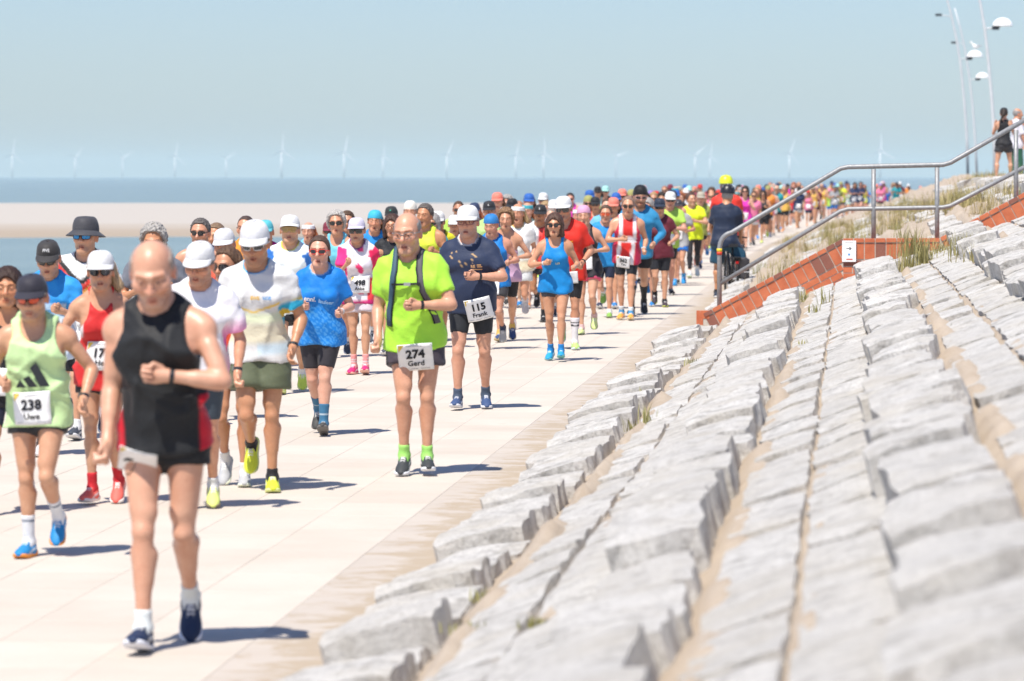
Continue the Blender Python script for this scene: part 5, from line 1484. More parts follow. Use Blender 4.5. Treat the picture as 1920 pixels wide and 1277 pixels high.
P(label='bearded man in white cap and gold mask sunglasses, pale shirt with blue sleeves', x=546, fy=740, top=403, legs=RUN_A, arms=(ELB, LOW), girth=1.08, head=(-5, 4), skin=(.60, .38, .28), beard=(.95, .92, .88), hat=('cap', (.70, .70, .70)), hair=('under', (.5, .45, .4)), eye=('mask', (.36, .22, .06), (.10, .08, .05)),
  top_=dict(kind='tee', col=WHITE), paint=painter((.70, .76, .77), (sleeves, (.03, .16, .50)), (collar, (.72, .70, .03)), (lambda q, t: band(q[:, 2], .0, .06) * (t < 0), (.55, .68, .10))), prints=(('poly', [[(-.5, -.5), (.0, -.5), (-.35, .5), (-.5, .35)], [(-.05, .1), (.3, -.5), (.5, -.5), (-.15, .5)]], .03, .27, .14, .05, 0, (.50, .66, .10)),), bot=dict(kind='loose', len=.22, col=BLACK), shoe=((.60, .74, .10), (.70, .78, .30)))
P(label='grizzled man in dark wrap sunglasses and grey and black vest', x=378, fy=738, top=412, legs=RUN_B, arms=(ELB, ELB), head=(2, -5), skin=(.58, .34, .25), hair=('short', (.13, .12, .115)), beard=(.75, .72, .70), eye=('sun', (.012, .012, .014), BLACK), top_=dict(kind='singlet', col=(.20, .22, .30)), paint=painter((.22, .25, .33), (sides, (.03, .03, .035)), (lambda q, t: band(np.abs(q[:, 0]), .075, .085), (.7, .7, .7))), bot=dict(kind='loose', len=.2, col=BLACK))
P(label='fair haired woman peeking out behind the grizzled man', x=409, fy=728, top=420, sex='f', legs=RUN_A, arms=(ELB, ELB), head=(4, -14), skin=TAN, hair=('pony', (.24, .16, .10)), top_=dict(kind='tee', col=(.62, .40, .30)), bot=dict(kind='tight', len=.3, col=BLACK))
P(label='moustached man in white cap with red, yellow and orange vest', x=434, fy=790, top=429, legs=RUN_A, arms=(ELB, ELB), head=(8, -3), girth=1.08, skin=(.58, .34, .25), hat=('cap', (.66, .66, .67), (.74, .74, .75)), hair=('under', GREYH), stubble=.4, top_=dict(kind='singlet', col=CORAL), paint=painter((.70, .10, .05), (lambda q, t: np.clip((q[:, 0] + .02) / .02, 0, 1), (.80, .50, .02))), bot=dict(kind='loose', len=.2, col=BLACK))
P(label='dark haired man in glasses and orange shirt behind the tall white cap', x=470, fy=700, top=406, legs=RUN_A, arms=(ELB, ELB), head=(0, -10), skin=PINK, hair=('crop', (.09, .06, .05)), eye=('specs', BLACK, (.06, .02, .02)), top_=dict(kind='tee', col=ORANGE), bot=dict(kind='loose', len=.2, col=BLACK))
P(label='runner in teal cap and pink shirt just left of the gold sunglasses', x=503, fy=690, top=413, sex='f', legs=RUN_B, arms=(ELB, ELB), skin=TAN, hat=('cap', (.10, .48, .55)), hair=('under', BROWNH), top_=dict(kind='tee', col=(.62, .03, .25)), bot=dict(kind='loose', len=.2, col=NAVY))
P(label='woman in lilac visor cap and pink white shirt, bib 498', x=675, fy=702, top=408, sex='f', legs=((2, 10, 0), (12, 14, 10)), arms=((4, 20, 36, 34), (-10, 22, 10, -20)), head=(0, -2), limb=.92, skin=(.58, .35, .245), hat=('cap', (.62, .58, .70)), hair=('under', BROWNH), eye=('mask', (.012, .012, .012), (.02, .02, .02)),
  top_=dict(kind='tee', col=WHITE, ease=.02), paint=painter((.74, .70, .74), (lambda q, t: sleeves(q, t) * (q[:, 0] < 0), (.78, .04, .24)), (lambda q, t: sleeves(q, t) * (q[:, 0] > 0), (.74, .02, .10)), (lambda q, t: (np.sin(q[:, 0] * 31 + 1) + np.sin(q[:, 2] * 27 + q[:, 0] * 19) > 1.15) * (t < 0) * 1.0, (.72, .04, .16)), (lambda q, t: np.clip((q[:, 0] - .105) / .01, 0, 1) * (q[:, 2] < .16), (.72, .05, .06)), (lambda q, t: band(q[:, 2], -.3, -.08), (.55, .02, .16)), (collar, (.22, .06, .22))),
  bot=dict(kind='loose', len=.22, col=(.60, .52, .55)), shoe=((.62, .03, .16), (.78, .45, .36)), sock=(.13, (.78, .32, .30), ((.02, .03, WHITE), (.05, .06, WHITE), (.08, .09, WHITE))), bib=(('498', 'Anke', .025, .10, 0, .215, .19),))
P(label='grey curly haired woman in sunglasses and light blue vest', x=636, fy=672, top=398, sex='f', legs=RUN_A, arms=(ELB, ELB), head=(0, 4), skin=PINK, hair=('curly', (.46, .45, .43)), eye=('sun', (.012, .012, .012), BLACK), top_=dict(kind='singlet', col=(.16, .50, .64), neck='scoop'), bot=dict(kind='loose', len=.2, col=NAVY))
P(label='woman in turquoise headscarf and bright blue shirt', x=700, fy=650, top=396, sex='f', legs=RUN_B, arms=(ELB, ELB), head=(2, 2), skin=PINK, hat=('bandana', (.05, .42, .60)), hair=('loose', (.14, .085, .05)), top_=dict(kind='tee', col=(.015, .24, .62)), bot=dict(kind='tight', len=.3, col=BLACK))
P(label='dark haired woman in glasses and black patterned shirt beside the lime shirt', x=739, fy=668, top=404, sex='f', legs=RUN_A, arms=(UPP, ELB), head=(2, -4), skin=(.56, .32, .22), hair=('bob', (.075, .04, .03)), eye=('specs', BLACK, (.10, .02, .02)), top_=dict(kind='tee', col=BLACK), paint=painter((.02, .022, .026), (lambda q, t: (np.sin(q[:, 0] * 90) * np.sin(q[:, 2] * 80) > .35) * band(q[:, 2], .12, .3), (.6, .25, .3))), bot=dict(kind='loose', len=.2, col=BLACK))
P(label='man in black cap with green badge behind the dark haired woman', x=738, fy=612, top=387, legs=RUN_B, arms=(ELB, ELB), skin=TAN, hat=('cap', (.03, .035, .035), (.03, .03, .03), 'm', (.03, .45, .30)), hair=('under', GREYH), top_=dict(kind='tee', col=(.55, .66, .04)), bot=dict(kind='loose', len=.2, col=BLACK))
P(label='balding man in glasses and lime green shirt with backpack straps, bib 274', x=779, fy=892, top=402, legs=((16, 28, -16), (4, 9, 0)), arms=((-8, 13, 14, -56), (8, 22, 58, 0)), hands=('fist', 'fist'), head=(6, -9), girth=1.10, limb=1.04, skin=(.64, .385, .29), hair=('sides', (.26, .25, .24)), eye=('specs', BLACK, (.22, .20, .20)), brow=(.6, .5, .45),
  top_=dict(kind='tee', col=LIME, sleeve=.70, ease=.013, hem=-.105), paint=painter((.42, .80, .065)), bot=dict(kind='loose', len=.20, col=(.055, .045, .058), ease=.018), paint_bot=lambda q, v, fig: np.where((np.abs(q[:, 0]) > .19)[:, None], solid((.02, .02, .025)), solid((.060, .048, .062))), shoe=((.045, .05, .055), (.74, .76, .80)), sock=(.075, (.34, .70, .16)), watch=((1, 0),), bib=(('274', 'Gerd', .0, -.125, 0, .235, .20),))
P(label='dark haired man in yellow vest behind the lime shirt', x=797, fy=655, top=384, legs=RUN_A, arms=(ELB, ELB), head=(2, -16), skin=TAN, hair=('short', (.13, .115, .105)), top_=dict(kind='singlet', col=(.66, .78, .06)), bot=dict(kind='loose', len=.2, col=BLACK))
P(label='runner in white cap and dark sunglasses with yellow and black shirt', x=826, fy=640, top=396, sex='f', legs=RUN_B, arms=(ELB, ELB), skin=TAN, hat=('cap', (.70, .70, .69)), hair=('under', BROWNH), eye=('sun', BLACK, BLACK), top_=dict(kind='tee', col=YEL), paint=painter((.68, .62, .02), (collar, (.02, .02, .02)), (sleeves, (.62, .58, .03))), bot=dict(kind='loose', len=.2, col=BLACK))
P(label='runner in tall cream cap behind the balding man', x=771, fy=602, top=378, legs=RUN_A, arms=(ELB, ELB), skin=PINK, hat=('beanie', (.74, .70, .62)), hair=('under', (.03, .04, .08)), top_=dict(kind='tee', col=(.06, .08, .16)), bot=dict(kind='loose', len=.2, col=BLACK))
P(label='man in white cap, dark framed glasses and navy shirt, bib 115', x=884, fy=766, top=385, legs=((14, 18, 4), (-2, 16, -10)), arms=((-14, 18, 24, -30), (8, 27, 60, 2)), hands=('fist', 'relax'), head=(2, -6), girth=1.16, belly=.035, limb=1.08, abd=(3, 3), skin=(.62, .365, .28), stubble=.35, hat=('softcap', (.70, .70, .69)), hair=('under', WHITEH), eye=('specs', BLACK, (.13, .02, .05)),
  top_=dict(kind='tee', col=NAVY, sleeve=.74, ease=.012, amp=.006, hem=-.10), paint=painter((.024, .036, .078), (collar, (.62, .60, .60)), (lambda q, t: (np.sin(q[:, 0] * 70 + 2 * np.sin(q[:, 2] * 60)) * np.sin(q[:, 2] * 95 + q[:, 0] * 40) > .86) * (q[:, 2] > .32) * (t < 0), (.52, .34, .16))),
  prints=(('text', 'RE', .058, .328, .055, .036, 0, (.70, .42, .20)), ('poly', [[(-.5, -.5), (.5, -.5), (.5, .5), (-.5, .5)]], .085, .300, .10, .010, 0, (.70, .42, .20)), ('poly', [[(-.5, -.5), (.5, -.5), (.5, -.1), (-.5, -.1)], [(-.5, .1), (.3, .1), (.3, .5), (-.5, .5)]], .115, .333, .045, .028, 0, (.70, .42, .20))),
  bot=dict(kind='tight', len=.27, col=(.024, .026, .030)), shoe=((.05, .085, .19), (.68, .69, .72)), sock=(.075, (.06, .085, .13)), watch=((1, 0),), bib=(('115', 'Frank', .070, -.045, 9, .225, .205),))
P(label='runner in blue headscarf and blue vest, bib 76', x=926, fy=656, top=404, legs=((10, 8, 0), (14, 70, -58)), arms=(ELB, (-16, 28, 30, -6)), head=(12, -12), girth=1.1, skin=(.62, .36, .28), hat=('bandana', (.03, .20, .50)), top_=dict(kind='singlet', col=ROYAL), paint=painter((.012, .20, .58)), bot=dict(kind='loose', len=.24, col=(.05, .05, .055)), shoe=((.42, .42, .40), (.6, .56, .45)), sock=(.07, NAVY), bib=(('76', 'ard', .01, -.10, -3, .17, .17),))
P(label='man in black cap with a white dot right of the navy shirt', x=921, fy=600, top=377, legs=RUN_A, arms=(ELB, ELB), skin=PINK, hat=('cap', (.03, .03, .034), (.03, .03, .034), 'o', (.75, .75, .75)), hair=('under', DARKH), top_=dict(kind='tee', col=(.40, .60, .22)), bot=dict(kind='loose', len=.2, col=BLACK))
P(label='curly light brown haired woman in lilac vest', x=948, fy=642, top=393, sex='f', legs=RUN_A, arms=(ELB, (-16, 34, 44, -6)), head=(2, 2), limb=.95, skin=(.60, .36, .26), hair=('curly', (.27, .16, .085)), top_=dict(kind='singlet', col=(.56, .36, .52), neck='scoop', narrow=1, ease=.01), bot=dict(kind='tight', len=.31, col=BLACK), shoe=((.04, .07, .18), (.6, .5, .3)), sock=(.06, (.6, .4, .1)))
P(label='person in white headband with white printed shirt and pale shorts', x=973, fy=618, top=383, sex='f', legs=KICK_L, arms=(ELB, LOW), head=(4, -8), skin=PINK, hat=('band', (.70, .70, .70)), hair=('loose', (.40, .28, .14)), top_=dict(kind='tee', col=WHITE), paint=painter((.76, .76, .74), (collar, (.70, .55, .10)), (lambda q, t: band(q[:, 2], .05, .2, .06) * .5, (.55, .66, .62)), (lambda q, t: band(q[:, 2], -.1, .05, .05) * .6, (.74, .60, .30))), bot=dict(kind='loose', len=.24, col=(.62, .64, .64)), shoe=((.5, .48, .48), (.55, .48, .45)), sock=(.08, (.62, .58, .60)))
P(label='man in black cap with white emblem and white shirt with red panel', x=1010, fy=604, top=384, legs=KICK_R, arms=(ELB, ELB), head=(6, -4), skin=BROWN, hat=('cap', (.025, .025, .028), (.025, .025, .028), 'S', (.75, .75, .75)), hair=('under', DARKH), top_=dict(kind='tee', col=WHITE), paint=painter((.74, .74, .75), (lambda q, t: np.clip((q[:, 0] + .03) / .02, 0, 1) * (t < 0), (.66, .06, .05)), (collar, (.02, .02, .02))), bot=dict(kind='loose', len=.2, col=BLACK), shoe=((.015, .015, .017), (.10, .10, .10)), sock=(.10, BLACK))
P(label='bald man in blue shirt behind the woman in the blue vest', x=1031, fy=596, top=391, legs=RUN_A, arms=(ELB, ELB), skin=(.64, .44, .36), hair=('crop', (.30, .25, .22)), top_=dict(kind='tee', col=AZURE), bot=dict(kind='loose', len=.2, col=BLACK))
P(label='brown haired woman in dark sunglasses and blue vest, dark grey shorts', x=1042, fy=676, top=402, sex='f', girth=1.02, legs=((-2, 16, -14), (16, 16, 6)), arms=((4, 30, 48, 8), (-8, 24, 12, -8)), hands=('fist', 'fist'), head=(0, -3), skin=(.60, .35, .24), hair=('bob', (.10, .055, .04)), eye=('sun', (.012, .012, .014), BLACK),
  top_=dict(kind='singlet', col=AZURE, neck='scoop', ease=.015), paint=painter((.006, .225, .58)), prints=(('text', '119', .03, .245, .06, .036, 4, (.72, .62, .20)), ('poly', [[(-.5, -.2), (-.15, .5), (.1, .1), (.5, .5), (.3, -.2)], [(-.5, -.5), (.5, -.5), (.5, -.32), (-.5, -.32)]], -.048, .292, .036, .030, 0, (.74, .76, .78))), bot=dict(kind='tight', len=.16, col=(.055, .052, .060)), shoe=((.02, .30, .55), (.16, .42, .40)), sock=(.075, (.012, .20, .52)), watch=((0, 1), (1, 1)))
P(label='man in white cap, wrap sunglasses and red polo shirt with yellow print', x=1065, fy=656, top=368, legs=((14, 70, -58), (4, 8, 0)), arms=(ELB, (-6, 20, 22, -34)), head=(4, -5), girth=1.08, skin=(.55, .31, .22), hat=('cap', (.70, .70, .69)), hair=('under', GREYH), eye=('mask', (.05, .04, .035), (.72, .70, .66)), top_=dict(kind='polo', col=RED, sleeve=.78, neck='vee'), paint=painter((.66, .028, .016)), prints=(('poly', [[(-.5, .1), (.5, .1), (.5, .4), (-.5, .4)], [(-.4, -.4), (.5, -.4), (.5, -.1), (-.4, -.1)]], .055, .325, .10, .045, 0, (.75, .34, .03)),), bot=dict(kind='tight', len=.33, col=BLACK), shoe=((.42, .66, .18), (.66, .76, .76)), sock=(.27, (.70, .67, .69), ((.185, .20, (.03, .03, .035)), (.22, .235, (.03, .03, .035)))), watch=((1, 0),), bib=(('', '', .03, -.08, 0, .16, .14),))
P(label='woman in pink headscarf, black vest and black shorts with pink edging', x=1101, fy=628, top=387, sex='f', legs=((6, 10, 0), (18, 68, -56)), arms=(ELB, (-12, 30, 46, -4)), head=(0, 0), skin=(.64, .40, .30), hat=('bandana', (.66, .34, .50)), top_=dict(kind='singlet', col=(.028, .025, .030), neck='scoop', ease=.012), bot=dict(kind='loose', len=.19, col=(.022, .020, .024), ease=.016), paint_bot=lambda q, v, fig: np.where((np.minimum(*[np.abs((v - l['hip']) @ l['td'] - .175) for l in fig.leg]) < .014)[:, None], solid((.75, .10, .20)), solid((.022, .020, .024))), shoe=((.62, .74, .30), (.16, .20, .12)), sock=(.05, (.6, .4, .4)), bib=(('', '', -.01, .06, 0, .19, .17),))
P(label='man in orange red tinted sunglasses and blue shirt with navy shorts', x=1134, fy=596, top=386, legs=KICK_R, arms=(ELB, ELB), head=(0, 0), girth=1.1, limb=1.05, skin=(.64, .38, .28), hair=('short', (.12, .08, .055)), eye=('sun', (.60, .08, .02), (.5, .08, .04)), top_=dict(kind='tee', col=AZURE), paint=painter((.02, .26, .62)), bot=dict(kind='tight', len=.30, col=(.02, .028, .06)), shoe=((.22, .42, .08), (.30, .36, .20)), sock=(.05, WHITE))
P(label='man with cropped hair in red and white vest, bib 362', x=1174, fy=601, top=369, legs=((-3, 10, -4), (10, 8, 4)), arms=((8, 22, 54, 4), (-10, 20, 12, -32)), hands=('relax', 'fist'), head=(4, 2), girth=1.04, skin=(.62, .37, .265), hair=('crop', (.30, .20, .15)), eye=('sun', (.012, .012, .012), BLACK), top_=dict(kind='singlet', col=RED, neck='crew'), paint=painter((.68, .03, .025), (lambda q, t: band(np.abs(q[:, 0]), .072, .125), (.76, .74, .76)), (lambda q, t: band(q[:, 2], .195, .275) * (np.abs(q[:, 0]) < .13), (.76, .74, .77)), (lambda q, t: np.clip((np.abs(q[:, 0]) - .135) / .01, 0, 1), (.48, .02, .08))),
  prints=(('poly', [[(-.5, -.5), (-.38, -.5), (-.38, .5), (-.5, .5)], [(-.3, -.2), (.5, -.2), (.5, .2), (-.3, .2)]], .010, .235, .13, .020, 0, (.45, .36, .42)),), bot=dict(kind='tight', len=.28, col=(.022, .024, .03)), shoe=((.78, .34, .06), (.72, .60, .40)), sock=(.09, (.60, .66, .70), ((0, .05, (.06, .26, .50)),)), watch=((1, 1),), bib=(('362', 'Tim', -.02, -.09, -3, .19, .17),))
P(label='tall bearded man in black cap and blue long sleeved shirt, black knee socks', x=1196, fy=592, top=349, legs=RUN_A, arms=(ELB, (-6, 30, 30, -34)), head=(6, 10), skin=(.60, .38, .28), beard=(.45, .36, .30), hat=('beanie', (.014, .014, .016)), hair=('under', DARKH), eye=('sun', BLACK, (.4, .2, .2)), top_=dict(kind='long', col=(.03, .24, .46)), bot=dict(kind='loose', len=.24, col=BLACK), shoe=((.03, .03, .032), (.2, .2, .2)), sock=(.30, BLACK), watch=((1, 0),))
P(label='woman in dark cap and maroon shirt', x=1237, fy=576, top=372, sex='f', girth=1.16, limb=1.08, legs=((14, 62, -50), (4, 8, 0)), arms=((-2, 22, 30, -4), (-10, 28, 20, -22)), head=(4, 4), skin=(.62, .38, .28), hat=('cap', (.025, .035, .06)), hair=('under', (.5, .4, .3)), eye=('sun', BLACK, BLACK), top_=dict(kind='tee', col=MAROON, sleeve=.5, ease=.018), bot=dict(kind='tight', len=.33, col=(.02, .022, .028)), shoe=((.05, .035, .045), (.50, .56, .12)), sock=(.04, BLACK))
P(label='man in dark cap, grey shirt and bright blue shorts, bib on chest', x=1273, fy=536, top=374, legs=((8, 8, 0), (20, 64, -50)), arms=(ELB, (-8, 28, 40, -8)), skin=(.58, .34, .24), hat=('cap', (.05, .045, .055), (.05, .045, .055), 'o', (.75, .75, .75)), top_=dict(kind='tee', col=(.34, .34, .35)), paint=painter((.36, .36, .37), (lambda q, t: band(q[:, 2], .36, .48) * (np.abs(q[:, 0]) < .06), (.10, .15, .20))), bot=dict(kind='loose', len=.22, col=(.02, .16, .55)), shoe=((.02, .26, .62), (.04, .30, .60)), sock=(.05, (.05, .3, .6)), bib=(('105', '', -.02, .12, 0, .20, .19),))
P(label='man in bright yellow shirt and black tights looking to the right', x=1300, fy=522, top=362, legs=RUN_A, arms=(ELB, CROSS), head=(0, 28), girth=1.05, skin=(.60, .37, .27), hair=('short', (.10, .06, .05)), top_=dict(kind='tee', col=NEON), paint=painter((.66, .78, .02)), bot=dict(kind='tight', len=.75, col=(.02, .02, .025)), shoe=((.55, .62, .62), (.6, .7, .5)))

LEAN_BACK = ((0, 0, 0), (0, 0, 0))
P(label='spectator in black vest top and dark shorts seen from behind on the upper path', x=1880, fy=343, top=202, sex='f', Y=84.0, ground=Z_TOP - .02, turn=180, group='spectators', legs=((6, 2, 0), (-5, 2, 0)), abd=(9, 9), arms=((30, 18, 30, 72), (30, 18, 30, 72)), lean=0, twist=0, skin=(.64, .40, .30), hat=('cap', (.02, .02, .024)), hair=('pony', DARKH), top_=dict(kind='singlet', col=BLACK, neck='scoop', ease=.01, hem=-.06), bot=dict(kind='loose', len=.20, col=(.05, .05, .055)), shoe=((.03, .025, .025), (.05, .04, .04)), sock=None)
P(label='bald spectator in white shirt and green trousers on the upper path', x=1904, fy=348, top=204, Y=87.0, ground=Z_TOP - .02, turn=110, group='spectators', legs=((4, 2, 0), (-4, 2, 0)), arms=((0, 10, 5, -75), (40, 18, 30, 60)), lean=0, twist=0, skin=PINK, hair=('sides', GREYH), top_=dict(kind='tee', col=(.74, .72, .78), sleeve=.9), bot=dict(kind='loose', len=.9, col=(.03, .12, .07), name='trousers'), shoe=((.03, .03, .03), (.05, .05, .05)))
# cyclists waiting at the edge, seen from behind
P(label='cyclist in navy polo shirt and black helmet astride a bicycle, seen from behind', x=1358, fy=548, top=351, Y=65.5, turn=176, group='cyclists at the edge', legs=((4, 2, 0), (8, 6, 0)), abd=(33, 5), arms=((22, 12, 6, -45), (22, 12, 6, -45)), lean=4, twist=0, girth=1.1, skin=TAN, hat=('helmet', (.02, .02, .024), (.25, .25, .26)), hair=('under', GREYH), top_=dict(kind='polo', col=(.016, .026, .055), sleeve=.8), bot=dict(kind='loose', len=.36, col=(.015, .065, .11), ease=.02), shoe=((.03, .03, .032), (.6, .6, .6)), sock=(.04, BLACK))
P(label='cyclist in red shirt and bright yellow helmet beyond the navy polo', x=1362, fy=520, top=331, Y=74.0, turn=180, group='cyclists at the edge', legs=((4, 2, 0), (6, 4, 0)), abd=(6, 6), arms=((24, 16, 6, -40), (24, 16, 6, -40)), lean=3, twist=0, girth=1.12, skin=TAN, hat=('helmet', (.62, .70, .03), (.50, .58, .04)), hair=('under', GREYH), top_=dict(kind='tee', col=(.72, .045, .03)), bot=dict(kind='loose', len=.3, col=BLACK))

def extras(sp):
    fig, root, s = sp['fig'], sp['obj'], sp['scale']
    if 'blue bottle' in sp['label']:
        a = fig.arm[0]; c = a['wr'] + a['fd'] * .075 - a['nn'] * .022
        w = root.matrix_basis @ Vector(c)
        b = MB(); b.tube([(0, 0, -.115), (0, 0, -.105), (0, 0, .03), (0, 0, .055), (0, 0, .06)], [.026, .031, .031, .022, .014], 14)
        o = b.obj('drink_bottle', plain('bottle_blue', (.02, .17, .42), .3, .5), None, True); o.location = w; o.rotation_euler = (rad(8), rad(16), 0)
        tag(o, 'small blue drink bottle held by the woman in the red vest', 'bottle')
        b = MB(); b.tube([(0, 0, .058), (0, 0, .075), (0, 0, .082), (0, 0, .105)], [.016, .016, .009, .008], 12); b.obj('bottle_cap', plain('bottle_cap_grey', (.45, .47, .5), .4), o, True)
    if 'backpack straps' in sp['label']:
        def strip(name, pts, w, col, mat):
            b = MB(); P_ = []
            for (x, z) in pts:
                f = plate_on(fig, lambda p: sp['shirt_fn'](p), x, z, w, .02, 0, 5, 3, .008); P_.append([tuple(v) for v in f(np.linspace(-w / 2, w / 2, 4), np.zeros(4))])
            x0, _ = pts[0]; up = []
            for y_ in (.06, .02, -.02, -.055):          # over the shoulder
                row = []
                for u_ in np.linspace(-w / 2, w / 2, 4):
                    q_ = np.array([[x0 + u_, y_, .70]])
                    for _k in range(20): q_[0, 2] -= .8 * float(np.clip(sp['shirt_fn'](fig.from_torso(q_).astype(f32))[0], -.02, .1))
                    q_[0, 2] += .008; row.append(tuple(fig.from_torso(q_)[0]))
                up.append(row)
            P_ = up + P_
            b.plate(P_, (0, .006, 0)); return b.obj(name, mat, root, True)
        gy = plain('strap_grey', (.09, .085, .095), .6); bl = plain('strap_blue', (.045, .09, .13), .6); bk = plain('strap_black', BLACK, .6)
        for sd, mt in ((-1, bl), (1, gy)):
            xs_ = [(.088, .46), (.095, .42), (.100, .37), (.110, .31), (.128, .25), (.148, .19), (.160, .13), (.166, .08)]
            strip('backpack_strap', [(sd * x, z) for x, z in xs_], .036, None, mt)
            strip('strap_edge', [(sd * (x - .021), z) for x, z in xs_], .010, None, bk)
        b = MB(); f = plate_on(fig, lambda p: sp['shirt_fn'](p), 0, .37, .20, .02, 0, 11, 3, .012); u = np.linspace(-.10, .10, 12)
        b.plate([[tuple(p) for p in f(u, np.full(12, v))] for v in (-.007, .007)], (0, .004, 0)); b.obj('chest_strap', bk, root)
        b = MB(); c = f(np.array([.01]), np.array([0.]), .004)[0]; b.box(c, (.045, .014, .022)); b.obj('buckle', plain('buckle_grey', (.3, .3, .31), .4), root)
        # pack on the back
        c = fig.C + fig.RC @ A(0, .19, .30); b = MB(); b.tube([c + A(0, .0, -.20), c + A(0, .02, -.15), c + A(0, .03, 0), c + A(0, .01, .15), c + A(0, -.01, .19)], [.07, .12, .13, .11, .05], 14)
        b.obj('backpack', bl, root, True)
    if 'polo shirt and black helmet' in sp['label']:
        bike(root.location.x + .12, root.location.y + .02, 0, 'black bicycle with a dark pannier under the cyclist in navy', True)
    if 'bright yellow helmet' in sp['label']:
        bike(root.location.x, root.location.y, 0, 'bicycle under the cyclist in the red shirt', False)

def bike(x, y, rz_, label, bag):
    blk = plain('bike_black', (.02, .02, .022), .4, .5); rub = plain('tyre_black', (.018, .018, .018), .8); alu = plain('bike_alloy', (.45, .46, .47), .35, .5, .7)
    root = link(bpy.data.objects.new('bicycle', None)); root.location = (x, y, 0); root.rotation_euler = (0, 0, rad(9)); tag(root, label, 'bicycle', 'bicycles')
    R = .34
    for wy in (-.50, .55):
        ring = [(0, wy + R * math.cos(a), R + R * math.sin(a)) for a in [2 * math.pi * k / 32 for k in range(32)]]
        b = MB(); b.tube(ring, .022, 8, True); o = b.obj('wheel', rub, root, True)
        b = MB()
        for k in range(16): a = 2 * math.pi * k / 16; b.tube([(0, wy, R), (0, wy + .31 * math.cos(a), R + .31 * math.sin(a))], .0022, 4)
        b.tube([(-.04, wy, R), (.04, wy, R)], .022, 8); b.obj('spokes', alu, o)
    b = MB(); S = (0, -.14, .86); H = (0, .42, .92); BB = (0, -.02, .28)
    for p, q in ((BB, S), (BB, (0, .44, .76)), ((0, -.12, .78), H), (BB, (0, -.50, R)), ((0, -.13, .74), (0, -.50, R)), ((0, .40, .98), (0, .55, R))): b.tube([p, q], .018, 8)
    b.obj('frame', blk, root, True)
    b = MB(); b.box((0, -.16, .90), (.15, .26, .05)); b.box((0, .0, .895), (.06, .14, .04)); b.obj('saddle', blk, root)
    b = MB(); b.tube([(-.30, .30, 1.02), (-.15, .38, 1.04), (.15, .38, 1.04), (.30, .30, 1.02)], .014, 8); b.tube([(0, .40, .96), (0, .38, 1.04)], .016, 8); b.obj('handlebar', blk, root, True)
    b = MB(); b.box((.11, -.02, .28), (.02, .03, .17)); b.box((.15, -.02, .20), (.09, .08, .02)); b.box((-.15, -.02, .36), (.09, .08, .02)); b.obj('pedals', alu, root)
    b = MB(); b.tube([(0, -.14, .66), (0, -.45, .70), (0, -.72, .70)], .008, 6); b.box((0, -.56, .705), (.13, .34, .012)); b.tube([(0, -.68, .70), (0, -.5, .36)], .007, 6); b.obj('rear_rack', blk, root)
    b = MB(); b.box((0, -.745, .62), (.05, .02, .04)); b.obj('rear_light', plain('bike_red', (.4, .01, .01), .3), root)
    if bag:
        pm = plain('pannier_cloth', (.045, .043, .048), .7)
        P_ = [[(.08 + .16 * (1 - .25 * abs(u)) * (1 if v < 1 else .7), -.52 + .18 * u, .70 - .36 * (1 - v)) for u in (-1, -.6, 0, .6, 1)] for v in (0, .1, .5, .9, 1)]
        b = MB(); b.plate(P_, (-.14, 0, 0)); b.obj('pannier_bag', pm, root, True)
        b = MB(); b.box((.175, -.702, .46), (.12, .006, .010)); b.obj('reflective_strip', plain('strip_white', (.7, .7, .7), .4), root)

import time as _t
_t0 = _t.time()
for sp in PEOPLE:
    person(sp); extras(sp)
print('PEOPLE built in', round(_t.time() - _t0, 1), 's', len(PEOPLE))
for sp in PEOPLE:
    if not .90 < sp['scale'] < 1.10: print('SCALE', round(sp['scale'], 3), sp['label'])
# ================================================================== the far crowd: a few figures, each copied with its own colours
CR = random.Random(21)
COLS = {'white': (.66, .66, .66), 'black': (.022, .022, .026), 'navy': (.025, .04, .10), 'royal blue': (.02, .19, .60), 'light blue': (.16, .45, .66), 'red': (.64, .035, .03), 'orange': (.76, .26, .05), 'yellow': (.68, .70, .05),
        'lime': (.42, .66, .10), 'pink': (.74, .20, .34), 'magenta': (.68, .03, .40), 'teal': (.02, .28, .32), 'grey': (.34, .34, .35), 'maroon': (.16, .02, .035), 'olive': (.28, .32, .08), 'mint': (.45, .68, .56), 'lilac': (.48, .38, .60), 'gold': (.74, .46, .10)}
SH = {'black': (.02, .02, .024), 'navy': (.02, .03, .07), 'grey': (.28, .28, .30), 'white': (.68, .69, .70), 'blue': (.02, .15, .45)}
HATS = {'white cap': ('cap', (.70, .70, .69)), 'black cap': ('cap', (.022, .022, .025)), 'blue cap': ('cap', (.03, .12, .42)), 'red cap': ('cap', (.55, .04, .03)), 'pink cap': ('cap', (.75, .30, .42)), 'mint cap': ('cap', (.35, .66, .60)), 'salmon cap': ('cap', (.78, .22, .16)), 'beige cap': ('cap', (.42, .38, .30)), 'grey and yellow cap': ('beanie', (.34, .33, .12)), 'teal headband': ('band', (.05, .34, .40)), 'white headband': ('band', (.78, .78, .78)),
        'dark hair': None, 'brown hair': None, 'blond hair': None, 'grey hair': None, 'bald head': None, 'red hair': None, 'purple headscarf': ('bandana', (.28, .20, .50)), 'navy cap': ('cap', (.03, .045, .10)), 'maroon cap': ('cap', (.20, .03, .05))}
HAIRC = {'dark hair': (.035, .026, .022), 'brown hair': (.10, .058, .036), 'blond hair': (.42, .29, .15), 'grey hair': (.38, .37, .36), 'red hair': (.36, .12, .05)}
LOD = (.021, .0125)
TEMPL = []
